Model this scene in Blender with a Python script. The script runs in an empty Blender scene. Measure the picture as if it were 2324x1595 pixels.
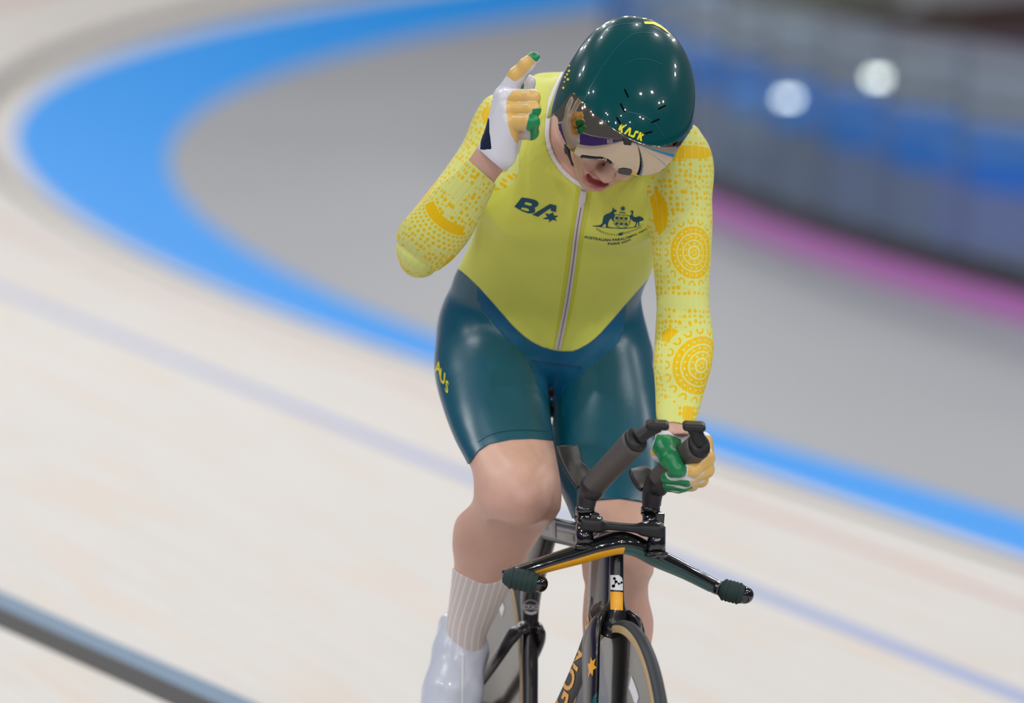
import bpy, bmesh, math, random
import numpy as np
from mathutils import Vector, Matrix
from mathutils.bvhtree import BVHTree
random.seed(7); RNG = np.random.default_rng(5)

# ------------------------------------------------------------------ camera
FPX = 200/36*2324
PITCH = math.radians(6.5); HC = 3.0
CAM = np.array([0, 0, HC]); CR = np.array([1., 0, 0])
CF = np.array([0, math.cos(PITCH), -math.sin(PITCH)]); CU = np.array([0, math.sin(PITCH), math.cos(PITCH)])
def W(px, py, d): return CAM + d*CF + (px-1162)/FPX*d*CR - (py-797.5)/FPX*d*CU
def proj(P):
    q = np.asarray(P, float)-CAM; d = q@CF
    return 1162+FPX*(q@CR)/d, 797.5-FPX*(q@CU)/d, d
def ray(px, py): return CF+(px-1162)/FPX*CR-(py-797.5)/FPX*CU
scene = bpy.context.scene; COL = scene.collection
cd = bpy.data.cameras.new('camera'); cam = bpy.data.objects.new('camera', cd); COL.objects.link(cam)
cd.lens = 200; cd.sensor_width = 36; cd.sensor_fit = 'HORIZONTAL'; cd.clip_end = 400
cam.location = (0, 0, HC); cam.rotation_euler = (math.radians(90)-PITCH, 0, 0)
cd.dof.use_dof = True; cd.dof.focus_distance = 9.78; cd.dof.aperture_fstop = 2.4
scene.camera = cam
scene.view_settings.view_transform = 'Standard'; scene.view_settings.look = 'None'
scene.view_settings.gamma = 1; scene.view_settings.use_curve_mapping = False
scene.view_settings.exposure = 0.0
world = bpy.data.worlds.new('world'); scene.world = world; world.use_nodes = True
wb = world.node_tree.nodes['Background']; wb.inputs[0].default_value = (0.80, 0.88, 1.0, 1); wb.inputs[1].default_value = 0.13

# arena roof lamps: rows of round floodlights hung under the roof
def roof_lamp(x, y, z, e, size=0.42, col=(1, 0.98, 0.96)):
    ld = bpy.data.lights.new('roof_lamp', 'AREA'); ld.shape = 'DISK'; ld.size = size; ld.energy = e; ld.color = col
    o = bpy.data.objects.new('roof_lamp', ld); COL.objects.link(o); o.location = (x, y, z)
    o.rotation_euler = (Vector((x*.6, y*.75+4, 0.5))-Vector((x, y, z))).to_track_quat('-Z', 'Y').to_euler()
LAMPS = []
for yy, xs in ((-14, (-12, -4, 5, 13)), (-4, (-15, -6, 7, 16)), (7, (-16, -8, 9, 17)), (20, (-13, -3, 6, 15)), (34, (-12, -3, 6, 14)), (48, (-12, -4, 5, 14)), (62, (-8, 2, 12))):
    for xx in xs:
        for _ in range(2): LAMPS.append((xx+random.uniform(-3, 3), yy+random.uniform(-3, 3)))
for xx, yy in LAMPS: roof_lamp(xx, yy, 14+random.uniform(-.6, .6), 203)

# ------------------------------------------------------------------ helpers
def srgb(r, g, b):
    f = lambda c: (c/255/12.92) if c/255 <= .04045 else ((c/255+.055)/1.055)**2.4
    return (f(r), f(g), f(b), 1)
class Ex:
    """tiny expression wrapper round shader sockets"""
    def __init__(s, nt, v): s.nt = nt; s.v = v
    def m(s, op, *o):
        n = s.nt.nodes.new('ShaderNodeMath'); n.operation = op
        for i, a in enumerate((s,)+o):
            a = a.v if isinstance(a, Ex) else a
            if isinstance(a, (int, float)): n.inputs[i].default_value = a
            else: s.nt.links.new(a, n.inputs[i])
        return Ex(s.nt, n.outputs[0])
    def __add__(s, o): return s.m('ADD', o)
    __radd__ = __add__
    def __sub__(s, o): return s.m('SUBTRACT', o)
    def __rsub__(s, o): return Ex(s.nt, o).m('SUBTRACT', s)
    def __mul__(s, o): return s.m('MULTIPLY', o)
    __rmul__ = __mul__
    def __truediv__(s, o): return s.m('DIVIDE', o)
    def __lt__(s, o): return s.m('LESS_THAN', o)
    def __gt__(s, o): return s.m('GREATER_THAN', o)
    def sqrt(s): return s.m('SQRT')
    def abs(s): return s.m('ABSOLUTE')
    def fract(s): return s.m('FRACT')
    def max(s, o): return s.m('MAXIMUM', o)
    def min(s, o): return s.m('MINIMUM', o)
class Mat:
    def __init__(s, name, base=(.8, .8, .8, 1), rough=.5, metal=0, spec=.5, coat=0, sss=0, **kw):
        s.m = bpy.data.materials.new(name); s.m.use_nodes = True; s.nt = s.m.node_tree
        s.b = s.nt.nodes['Principled BSDF']; b = s.b.inputs
        b['Base Color'].default_value = base; b['Roughness'].default_value = rough; b['Metallic'].default_value = metal
        b['Specular IOR Level'].default_value = spec; b['Coat Weight'].default_value = coat; b['Coat Roughness'].default_value = .04
        if sss: b['Subsurface Weight'].default_value = sss; b['Subsurface Radius'].default_value = (.012, .005, .003); b['Subsurface Scale'].default_value = 1.0
        for k, v in kw.items(): b[k.replace('_', ' ')].default_value = v
    def n(s, t): return s.nt.nodes.new(t)
    def link(s, a, b): s.nt.links.new(a.v if isinstance(a, Ex) else a, b)
    def uv(s):
        t = s.n('ShaderNodeTexCoord'); x = s.n('ShaderNodeSeparateXYZ'); s.link(t.outputs['UV'], x.inputs[0])
        return Ex(s.nt, x.outputs[0]), Ex(s.nt, x.outputs[1])
    def vec(s, x, y, z=0.0):
        c = s.n('ShaderNodeCombineXYZ')
        for i, a in enumerate((x, y, z)):
            if isinstance(a, Ex): s.link(a, c.inputs[i])
            else: c.inputs[i].default_value = a
        return c.outputs[0]
    def obj(s):
        t = s.n('ShaderNodeTexCoord'); return t.outputs['Object']
    def noise(s, vec, scale, detail=3, rough=.5):
        n = s.n('ShaderNodeTexNoise'); n.inputs['Scale'].default_value = scale; n.inputs['Detail'].default_value = detail; n.inputs['Roughness'].default_value = rough
        if vec is not None: s.link(vec, n.inputs['Vector'])
        return Ex(s.nt, n.outputs[0])
    def mix(s, fac, a, b):
        n = s.n('ShaderNodeMix'); n.data_type = 'RGBA'
        if isinstance(fac, (int, float)): n.inputs[0].default_value = fac
        else: s.link(fac, n.inputs[0])
        for i, c in ((6, a), (7, b)):
            if isinstance(c, tuple): n.inputs[i].default_value = c
            else: s.link(c, n.inputs[i])
        return n.outputs[2]
    def color(s, c): s.link(c, s.b.inputs['Base Color'])
    def bump(s, h, strength=.3, dist=.001):
        n = s.n('ShaderNodeBump'); n.inputs['Strength'].default_value = strength; n.inputs['Distance'].default_value = dist
        s.link(h, n.inputs['Height']); s.link(n.outputs[0], s.b.inputs['Normal'])
    def attr(s, name):
        a = s.n('ShaderNodeAttribute'); a.attribute_name = name; return a
ORIG = {}
def empty(name, loc):
    o = bpy.data.objects.new(name, None); COL.objects.link(o); o.location = tuple(loc); o.empty_display_size = .1
    ORIG[o] = np.array(loc, float); return o
def mk(name, V, F, mat, parent=None, smooth=True, origin=None, uv=None, attrs=None):
    V = np.asarray(V, float).reshape(-1, 3)
    og = ORIG[parent] if parent is not None else (np.array(origin, float) if origin is not None else np.zeros(3))
    me = bpy.data.meshes.new(name)
    F = F.tolist() if isinstance(F, np.ndarray) else F
    me.from_pydata((V-og).tolist(), [], F); me.update()
    if smooth: me.shade_smooth()
    if uv is not None:
        L = me.uv_layers.new(name='UVMap'); idx = np.empty(len(me.loops), np.int32); me.loops.foreach_get('vertex_index', idx)
        L.data.foreach_set('uv', np.asarray(uv, np.float32)[idx].ravel())
    for k, a in (attrs or {}).items():
        a = np.asarray(a, np.float32)
        if a.ndim == 1: at = me.attributes.new(k, 'FLOAT', 'POINT'); at.data.foreach_set('value', a)
        else:
            at = me.attributes.new(k, 'FLOAT_COLOR', 'POINT'); at.data.foreach_set('color', np.c_[a[:, :3], np.ones(len(a))].astype(np.float32).ravel())
    o = bpy.data.objects.new(name, me); COL.objects.link(o)
    if mat is not None: me.materials.append(mat.m if isinstance(mat, Mat) else mat)
    if parent is not None: o.parent = parent
    else: o.location = tuple(og)
    ORIG[o] = og
    return o
def tag(o, label=None, cat=None, group=None, kind=None):
    for k, v in (('label', label), ('category', cat), ('group', group), ('kind', kind)):
        if v: o[k] = v
    return o
def solid(o, th, off=-1.0):
    m = o.modifiers.new('thickness', 'SOLIDIFY'); m.thickness = th; m.offset = off; return o
def bev(o, w, n=2, ang=.6):
    m = o.modifiers.new('bevel', 'BEVEL'); m.width = w; m.segments = n; m.limit_method = 'ANGLE'; m.angle_limit = ang; return o
def box(c, X, Y, Z):
    c, X, Y, Z = (np.asarray(v, float) for v in (c, X, Y, Z))
    V = [c+sx*X+sy*Y+sz*Z for sx in (-1, 1) for sy in (-1, 1) for sz in (-1, 1)]
    F = [(0, 1, 3, 2), (4, 6, 7, 5), (0, 4, 5, 1), (2, 3, 7, 6), (0, 2, 6, 4), (1, 5, 7, 3)]
    return V, F
def cat(*parts):
    V, F = [], []
    for v, f in parts:
        n = len(V); V += [np.asarray(q, float) for q in v]; F += [tuple(i+n for i in q) for q in f]
    return V, F
def catmull(P, n):
    P = np.asarray(P, float); Q = np.vstack([2*P[0]-P[1], P, 2*P[-1]-P[-2]]); out = []
    for i in range(len(P)-1):
        p0, p1, p2, p3 = Q[i:i+4]
        for t in np.arange(n)/n:
            out.append(.5*((2*p1)+(p2-p0)*t+(2*p0-5*p1+4*p2-p3)*t*t+(3*p1-p0-3*p2+p3)*t**3))
    return np.array(out+[P[-1]])
def sweep(path, lat, ra, rb, seg=20, ex=2.0, caps=True, sub=6, arc=None):
    """sweep a superellipse along path; ra = half width along lat, rb = half width across"""
    n = len(path); ra = np.broadcast_to(ra, n); rb = np.broadcast_to(rb, n)
    D = catmull(np.c_[np.asarray(path, float), ra, rb], sub) if sub > 1 else np.c_[np.asarray(path, float), ra, rb]
    P, A, B = D[:, :3], D[:, 3], D[:, 4]; T = np.gradient(P, axis=0); T /= np.linalg.norm(T, axis=1)[:, None]
    lat = np.asarray(lat, float); V = []; full = arc is None
    th = np.linspace(0, 2*np.pi, seg, endpoint=False) if full else np.linspace(arc[0], arc[1], seg)
    for i in range(len(P)):
        L = lat-T[i]*(lat@T[i]); L /= np.linalg.norm(L); N = np.cross(T[i], L)
        c, s = np.cos(th), np.sin(th); e = 2/ex
        V.append(P[i]+np.outer(A[i]*np.sign(c)*abs(c)**e, L)+np.outer(B[i]*np.sign(s)*abs(s)**e, N))
    V = np.vstack(V); F = []
    for i in range(len(P)-1):
        for j in range(seg if full else seg-1):
            a, b = i*seg+j, i*seg+(j+1) % seg; F.append((a, b, b+seg, a+seg))
    if caps and full:
        m = (len(P)-1)*seg; F.append(tuple(range(seg))[::-1]); F.append(tuple(m+j for j in range(seg)))
    return list(V), F
def lathe(c, ax, prof, seg=48, ref=(0, 0, 1)):
    """prof = (radius, offset along ax)"""
    ax = np.asarray(ax, float)/np.linalg.norm(ax); r = np.asarray(ref, float); r = r-ax*(r@ax); r /= np.linalg.norm(r); s = np.cross(ax, r)
    V, F = [], []; n = len(prof)
    for k in range(seg):
        t = 2*np.pi*k/seg
        for rad, h in prof: V.append(np.asarray(c)+ax*h+(r*math.cos(t)+s*math.sin(t))*rad)
    for k in range(seg):
        for j in range(n-1):
            a = k*n+j; b = ((k+1) % seg)*n+j; F.append((a, b, b+1, a+1))
    return V, F
def ball(c, r, X=(1, 0, 0), Y=(0, 1, 0), Z=(0, 0, 1), nu=20, nv=12):
    V, F = [], []
    for i in range(nv+1):
        p = math.pi*i/nv
        for j in range(nu):
            t = 2*math.pi*j/nu
            V.append(np.asarray(c)+r*(np.asarray(X)*math.sin(p)*math.cos(t)+np.asarray(Y)*math.sin(p)*math.sin(t)+np.asarray(Z)*math.cos(p)))
    for i in range(nv):
        for j in range(nu):
            a, b = i*nu+j, i*nu+(j+1) % nu; F.append((a, a+nu, b+nu, b))
    return V, F

# ------------------------------------------------------------------ implicit surfaces
def smin(a, b, k):
    h = np.maximum(k-np.abs(a-b), 0)/k
    return np.minimum(a, b)-h*h*k*.25
def f_cone(a, b, ra, rb):
    a, b = np.asarray(a, float), np.asarray(b, float); ab = b-a; L2 = ab@ab
    def f(P):
        t = np.clip(((P-a)@ab)/L2, 0, 1)
        return np.linalg.norm(P-a-t[:, None]*ab, axis=1)-(ra+(rb-ra)*t)
    return f
def f_ell(c, M, r):
    """M rows = axes"""
    c = np.asarray(c, float); M = np.asarray(M, float); r = np.asarray(r, float)
    def f(P):
        q = (P-c)@M.T; k0 = np.linalg.norm(q/r, axis=1); k1 = np.linalg.norm(q/r**2, axis=1)+1e-9
        return k0*(k0-1)/k1
    return f
def f_loft(rings, ex=2.0):
    """rings: (x1,y1,x2,y2,depth,halfthick) -- edge pixels of the limb in its picture plane, depth in metres"""
    C, A, B = [], [], []
    for x1, y1, x2, y2, d, b in rings:
        p, q = W(x1, y1, d), W(x2, y2, d); C.append((p+q)/2); A.append(np.linalg.norm(p-q)/2); B.append(b)
    C = np.array(C); A = np.array(A); B = np.array(B)
    T = C[-1]-C[0]; T = T-CF*(T@CF); T /= np.linalg.norm(T); U = np.cross(T, CF)
    D = catmull(np.c_[C, A, B], 8); t = D[:, :3]@T; o = np.argsort(t); D = D[o]; t = t[o]
    cu = D[:, :3]@U; cv = D[:, :3]@CF; a = D[:, 3]; b = D[:, 4]; t0, t1 = t[0], t[-1]
    def f(P, uvs=False):
        pt = P@T; tt = np.clip(pt, t0, t1)
        ai = np.interp(tt, t, a); bi = np.interp(tt, t, b)
        u = P@U-np.interp(tt, t, cu); v = P@CF-np.interp(tt, t, cv)
        if uvs: return np.arctan2(u/ai, -v/bi)*ai, pt-t0
        if ex == 2.0:
            k0 = np.sqrt((u/ai)**2+(v/bi)**2)+1e-9; k1 = np.sqrt((u/ai**2)**2+(v/bi**2)**2)+1e-9
            d = k0*(k0-1)/k1
        else:
            k0 = (np.abs(u/ai)**ex+np.abs(v/bi)**ex)**(1/ex); d = (k0-1)*np.minimum(ai, bi)
        over = np.abs(pt-tt)
        return np.where(over > 0, np.sqrt(np.maximum(d, 0)**2+over**2), d)
    return f
def boxed(f, lo, hi, pad=.05):
    lo = np.asarray(lo)-pad; hi = np.asarray(hi)+pad
    def g(P):
        m = np.all((P > lo) & (P < hi), axis=1)
        c = np.clip(P, lo, hi); out = np.linalg.norm(P-c, axis=1)+pad*.9
        if m.any(): out[m] = f(P[m])
        return out
    return g
class Field:
    def __init__(s, f, lo, hi, h):
        s.f = f; s.h = h; s.lo = np.asarray(lo, float); Bk = 8
        nb = np.ceil((np.asarray(hi)-s.lo)/(h*Bk)).astype(int); s.n = nb*Bk
        ii = np.stack(np.meshgrid(*[np.arange(k) for k in nb], indexing='ij'), -1).reshape(-1, 3)
        ctr = s.lo+(ii*Bk+(Bk-1)/2)*h; fc = f(ctr); act = np.abs(fc) < Bk*h*1.6+.004
        s.g = np.repeat(np.repeat(np.repeat(fc.reshape(nb).astype(np.float32), Bk, 0), Bk, 1), Bk, 2)
        off = np.stack(np.meshgrid(*[np.arange(Bk)]*3, indexing='ij'), -1).reshape(-1, 3)
        A = ii[act]
        for k in range(0, len(A), 1500):
            idx = (A[k:k+1500, None]*Bk+off[None]).reshape(-1, 3); v = f(s.lo+idx*h)
            s.g[idx[:, 0], idx[:, 1], idx[:, 2]] = v
    def mesh(s, iso=0.0, newton=2):
        g = s.g-iso; sg = g < 0; nx, ny, nz = sg.shape
        c = np.zeros((nx-1, ny-1, nz-1), np.int8)
        for dx in (0, 1):
            for dy in (0, 1):
                for dz in (0, 1): c += sg[dx:nx-1+dx, dy:ny-1+dy, dz:nz-1+dz]
        I = np.argwhere((c > 0) & (c < 8)); vid = np.full(c.shape, -1, np.int32); vid[tuple(I.T)] = np.arange(len(I))
        acc = np.zeros((len(I), 3)); cnt = np.zeros(len(I)); cor = [(a, b, d) for a in (0, 1) for b in (0, 1) for d in (0, 1)]
        val = {q: g[I[:, 0]+q[0], I[:, 1]+q[1], I[:, 2]+q[2]] for q in cor}
        for q in cor:
            for ax in range(3):
                if q[ax] == 0:
                    r = list(q); r[ax] = 1; r = tuple(r); v0, v1 = val[q], val[r]; m = (v0 < 0) != (v1 < 0)
                    t = np.where(m, v0/(v0-v1+1e-12), 0); p = np.tile(np.array(q, float), (len(I), 1)); p[:, ax] = t
                    acc += p*m[:, None]; cnt += m
        V = s.lo+(I+acc/np.maximum(cnt, 1)[:, None])*s.h; F = []
        for ax in range(3):
            sl0 = [slice(None)]*3; sl1 = [slice(None)]*3; sl0[ax] = slice(0, -1); sl1[ax] = slice(1, None)
            e = sg[tuple(sl0)] != sg[tuple(sl1)]; E = np.argwhere(e); o = [k for k in range(3) if k != ax]
            E = E[(E[:, o[0]] > 0) & (E[:, o[1]] > 0) & (E[:, o[0]] < s.g.shape[o[0]]-1) & (E[:, o[1]] < s.g.shape[o[1]]-1)]
            q = []
            for d0, d1 in ((0, 0), (-1, 0), (-1, -1), (0, -1)):
                K = E.copy(); K[:, o[0]] += d0; K[:, o[1]] += d1; q.append(vid[tuple(K.T)])
            q = np.stack(q, 1); inside = sg[tuple(E.T)]
            flip = inside if ax != 1 else ~inside
            q[~flip] = q[~flip][:, ::-1]; F.append(q)
        F = np.vstack(F); F = F[(F >= 0).all(1)]
        for _ in range(newton):
            e = s.h*.5; f0 = s.f(V)-iso
            G = np.stack([(s.f(V+e*d)-s.f(V-e*d))/(2*e) for d in np.eye(3)], 1)
            st = f0/np.maximum((G*G).sum(1), .05); st = np.clip(st, -s.h*.7, s.h*.7); V = V-G*st[:, None]
        s.G = G/np.maximum(np.linalg.norm(G, axis=1), 1e-6)[:, None]
        return V, F
def clip(V, F, g, extra=None):
    """keep the part of a mesh where g > 0 (exact cut through faces); extra = dict of per-vertex arrays carried along"""
    F = np.asarray(F); T = np.vstack([F[:, [0, 1, 2]], F[:, [0, 2, 3]]]) if F.shape[1] == 4 else F
    s = g > 0; n = s[T].sum(1)
    if F.shape[1] == 4:
        qn = s[F].sum(1); Q = F[qn == 4]; M = F[(qn > 0) & (qn < 4)]; T = np.vstack([M[:, [0, 1, 2]], M[:, [0, 2, 3]]]); n = s[T].sum(1)
        out = [tuple(q) for q in Q.tolist()]
    else: out = []
    out += [tuple(q) for q in T[n == 3].tolist()]
    pts = [V]; ex = {k: [a] for k, a in (extra or {}).items()}; cache = {}; nv = len(V); newp = []; newe = []
    def cut(i, j):
        k = (i, j) if i < j else (j, i)
        if k not in cache:
            a, b = k; t = g[a]/(g[a]-g[b]); cache[k] = nv+len(newp); newp.append(V[a]+(V[b]-V[a])*t); newe.append((a, b, t))
        return cache[k]
    for tri in T[(n > 0) & (n < 3)].tolist():
        for r in range(3):
            a, b, c = tri[r], tri[(r+1) % 3], tri[(r+2) % 3]
            if s[a] and not s[b] and not s[c]: out.append((a, cut(a, b), cut(a, c))); break
            if s[a] and s[b] and not s[c]: out.append((a, b, cut(b, c), cut(a, c))); break
    VV = np.vstack([V, np.array(newp)]) if newp else V
    EX = {}
    for k, a in (extra or {}).items():
        EX[k] = np.concatenate([a, np.array([a[i]+(a[j]-a[i])*t for i, j, t in newe])]) if newe else a
    used = np.zeros(len(VV), bool)
    for q in out: used[list(q)] = True
    mp = np.cumsum(used)-1
    return VV[used], [tuple(int(mp[i]) for i in q) for q in out], {k: a[used] for k, a in EX.items()}
def polysdf(px, py, poly):
    """signed distance in pixels, positive inside"""
    P = np.asarray(poly, float); d = np.full(len(px), 1e18); ins = np.zeros(len(px), bool); j = len(P)-1
    for i in range(len(P)):
        ex, ey = P[j]-P[i]; wx, wy = px-P[i, 0], py-P[i, 1]; t = np.clip((wx*ex+wy*ey)/(ex*ex+ey*ey), 0, 1)
        d = np.minimum(d, (wx-ex*t)**2+(wy-ey*t)**2)
        c = ((P[i, 1] > py) != (P[j, 1] > py)); xx = (P[j, 0]-P[i, 0])*(py-P[i, 1])/(P[j, 1]-P[i, 1]+1e-12)+P[i, 0]
        ins ^= c & (px < xx); j = i
    d = np.sqrt(d); return np.where(ins, d, -d)
def curve2(pts, n=8): return catmull(np.array(pts, float), n)

# flat prints laid on a curved surface -------------------------------------------------
def tri2d(polys, maxlen, holes=False):
    """fill closed 2d outlines and split long edges"""
    bm = bmesh.new()
    for P in polys:
        vs = [bm.verts.new((x, y, 0)) for x, y in P]
        for i in range(len(vs)): bm.edges.new((vs[i], vs[(i+1) % len(vs)]))
    bmesh.ops.triangle_fill(bm, edges=bm.edges[:], use_beauty=True, use_dissolve=False)
    split(bm, maxlen); V = np.array([v.co[:2] for v in bm.verts]); bm.verts.index_update(); F = [tuple(v.index for v in f.verts) for f in bm.faces]; bm.free(); return V, F
def split(bm, maxlen):
    bmesh.ops.triangulate(bm, faces=bm.faces[:])
    for _ in range(7):
        E = [e for e in bm.edges if e.calc_length() > maxlen]
        if not E: break
        bmesh.ops.subdivide_edges(bm, edges=E, cuts=1); bmesh.ops.triangulate(bm, faces=bm.faces[:])
def text2d(body, bold=0.0, maxlen=.12, shear=0.0, spacing=1.0):
    c = bpy.data.curves.new('t', 'FONT'); c.body = body; c.size = 1; c.offset = bold; c.shear = shear; c.space_character = spacing; c.resolution_u = 4; c.align_x = 'CENTER'
    o = bpy.data.objects.new('t', c); COL.objects.link(o); dg = bpy.context.evaluated_depsgraph_get(); dg.update()
    me = o.evaluated_get(dg).to_mesh(); bm = bmesh.new(); bm.from_mesh(me); o.evaluated_get(dg).to_mesh_clear()
    split(bm, maxlen); bm.verts.index_update(); V = np.array([v.co[:2] for v in bm.verts]); F = [tuple(v.index for v in f.verts) for f in bm.faces]; bm.free()
    bpy.data.objects.remove(o); bpy.data.curves.remove(c); return V, F
def bvh_of(V, F): return BVHTree.FromPolygons([tuple(v) for v in V], [tuple(f) for f in F])
def print_on(name, V2, F2, topx, tree, mat, parent, off=.0009):
    """project a flat print (mapped to picture pixels by topx) on to a surface along the sight lines"""
    PX = topx(np.asarray(V2, float)); V = []; ok = np.ones(len(PX), bool)
    for i, (x, y) in enumerate(PX):
        d = Vector(ray(x, y)); h = tree.ray_cast(Vector(CAM), d.normalized())
        if h[0] is None: ok[i] = False; V.append((0, 0, 0)); continue
        nrm = h[1] if h[1].dot(d) < 0 else -h[1]
        V.append(tuple(h[0]+nrm*off))
    V = np.array(V); F = []
    for f in F2:
        if ok[list(f)].all():
            p = V[list(f)]
            if max(np.linalg.norm(p[0]-p[1]), np.linalg.norm(p[1]-p[2]), np.linalg.norm(p[0]-p[2])) < .05: F.append(f)
    used = sorted({i for f in F for i in f}); mp = {i: k for k, i in enumerate(used)}
    if not used: return None
    F = [tuple(mp[i] for i in f) for f in F]; V = V[used]
    a, b, c = V[list(F[0])]
    if np.cross(b-a, c-a)@(a-CAM) > 0: F = [f[::-1] for f in F]
    return mk(name, V, F, mat, parent)
def aff(o, ex, ey): # unit text square -> pixels
    o, ex, ey = np.array(o, float), np.array(ex, float), np.array(ey, float)
    return lambda V: o+V[:, :1]*ex+V[:, 1:2]*ey

# ------------------------------------------------------------------ the setting: banked wooden track round a flat infield
CC = np.array([42.0, 40.1]); RR = 44.35; TH0 = math.asin((24-CC[1])/RR)
P0 = CC+RR*np.array([-math.cos(TH0), math.sin(TH0)]); TAN0 = np.array([-math.sin(TH0), -math.cos(TH0)]); NRM0 = np.array([-math.cos(TH0), math.sin(TH0)])
def k_in(s): return np.interp(s, [-20, -13.4, -6, 0, 12, 22, 60], [.135, .139, .19, .23, .26, .24, .24])
def k_out(s): return np.interp(s, [-20, -13.4, -6, 0, 12, 22, 60], [.135, .139, .19, .23, .40, .55, .6])
def bank(s, t): return k_in(s)*np.clip(t, 0, 1.1)+k_out(s)*np.maximum(t-1.1, 0)
def plan(s, t):
    if s >= 0:
        th = TH0+s/RR; return CC+(RR+t)*np.array([-math.cos(th), math.sin(th)])
    return P0-TAN0*s+NRM0*t
def st(x, y):
    q = np.array([x, y])-CC; th = math.atan2(q[1], -q[0])
    if th >= TH0: return RR*(th-TH0), np.hypot(*q)-RR
    q = np.array([x, y])-P0; return -(q@TAN0), q@NRM0
def ground_z(x, y): s, t = st(x, y); return float(bank(s, t))
def strip(ss, ts, z=None):
    V, UV = [], []
    for s in ss:
        for t in ts:
            x, y = plan(s, t); V.append((x, y, float(bank(s, t)) if z is None else z)); UV.append((s, t))
    n = len(ts); F = [(i*n+j, i*n+j+1, (i+1)*n+j+1, (i+1)*n+j) for i in range(len(ss)-1) for j in range(n-1)]
    return V, F, UV
SS = np.r_[np.arange(-46, 64, 1.0)]
m = Mat('wooden_track_boards', rough=.5, spec=.12)
u, v = m.uv()
base = m.mix(m.noise(m.vec(u*.55, v*9), 1.6, 5, .62), srgb(222, 222, 221), srgb(198, 195, 191))
base = m.mix(m.noise(m.vec(u*.2, v*26), 2.0, 3, .6)*.55, base, srgb(224, 215, 205))
base = m.mix((m.noise(m.vec(u*.9, v*5), 1.1, 2)-.5)*1.7, base, srgb(222, 196, 172))
seam = (((v/.042).fract()-.5).abs() > .465)
base = m.mix(seam*.22, base, srgb(150, 130, 110))
def band(a, b): return (v > a)*(v < b)
wob = u*-.004
base = m.mix(band(-9, 0.99), base, srgb(24, 150, 240))
base = m.mix(band(1.17, 1.29)*.8, base, srgb(62, 62, 66))
base = m.mix(band(1.84, 1.92)*.55, base, srgb(196, 110, 110))
base = m.mix(((v+wob*4.5+.06) > 3.13)*((v+wob*4.5+.06) < 3.27)*.9, base, srgb(150, 166, 208))
vv = v-u*.19+.03
base = m.mix((vv > 7.53)*(vv < 7.645), base, srgb(108, 134, 160))
base = m.mix((vv > 7.645)*(vv < 7.785), base, srgb(14, 8, 18))
m.color(base)
V, F, UV = strip(SS, [0, .25, .5, .75, 1.0, 1.1, 1.3, 1.7, 2.2, 3, 4, 5, 6, 7, 8.5])
tag(mk('floor_track', V, F, m, uv=UV), 'pale banked wooden cycling track with a blue inner band and painted lines', kind='structure')
# outer balustrade boards (the camera looks over them; the visor mirrors them)
M_pur = Mat('purple_boards', srgb(70, 50, 150), .4); M_cap = Mat('balustrade_cap', srgb(200, 205, 210), .4)
OB = np.arange(-44, 40, 2.0); VB, FB_ = [], []
for s_ in OB:
    for t_, h_ in ((8.46, .0), (8.46, .95), (8.54, .95), (8.54, .0)): x_, y_ = plan(s_, t_); VB.append((x_, y_, float(bank(s_, 8.46))+h_))
FB_ = [(i*4+j, i*4+(j+1) % 4, i*4+4+(j+1) % 4, i*4+4+j) for i in range(len(OB)-1) for j in range(4)]
wall_outer = tag(mk('wall_outer', VB, FB_, M_pur, smooth=False), 'purple balustrade boards round the outer edge of the track', kind='structure')
OB_TREE = bvh_of(VB, FB_)
VC = []
for s_ in OB:
    for t_, h_ in ((8.43, .95), (8.43, 1.0), (8.57, 1.0), (8.57, .95)): x_, y_ = plan(s_, t_); VC.append((x_, y_, float(bank(s_, 8.46))+h_))
tag(mk('trim_1', VC, FB_, M_cap, smooth=False), 'pale rail capping the outer balustrade', kind='structure')
m = Mat('infield_grey_floor', rough=.42, spec=.4)
nn = m.noise(m.obj(), .22, 2); m.color(m.mix(nn, srgb(142, 145, 151), srgb(156, 157, 161)))
V, F, UV = strip(SS, [-43, -30, -20, -12, -6, -3, -1.5, 0], z=0.0)
tag(mk('floor', V, F, m), 'smooth grey infield floor inside the blue band', kind='structure')

m = Mat('violet_grey_carpet', srgb(66, 64, 78), .8)
V, F, UV = strip(SS, [-42.5, -30, -20, -12, -6, -3.1], z=0.004)
tag(mk('floor_carpet', V, F, m), 'dark violet grey infield carpet beyond the fence', kind='structure')
# infield safety fence: kerb, black plinth, clear panels and posts
FT = -3.0
M_pink = Mat('pink_kerb', srgb(205, 120, 200), .45); M_plinth = Mat('black_plinth', srgb(30, 32, 40), .5)
M_clear = Mat('clear_panel', (.9, .93, .97, 1), .0); M_post = Mat('smoky_post', srgb(96, 100, 118), .3)
FS = 4.06+1.26*np.arange(-14, 13)
_nt = M_clear.nt; _mx, _tr, _gl, _fr = (_nt.nodes.new('ShaderNode'+k) for k in ('MixShader', 'BsdfTransparent', 'BsdfGlossy', 'Fresnel'))
_gl.inputs['Roughness'].default_value = .02; _gl.inputs['Color'].default_value = (.52, .66, .82, 1); _tr.inputs['Color'].default_value = (.82, .85, .90, 1)
_mx.inputs[0].default_value = .33; _nt.nodes.remove(_fr); _nt.links.new(_tr.outputs[0], _mx.inputs[1]); _nt.links.new(_gl.outputs[0], _mx.inputs[2]); _nt.links.new(_mx.outputs[0], _nt.nodes['Material Output'].inputs['Surface'])
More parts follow.
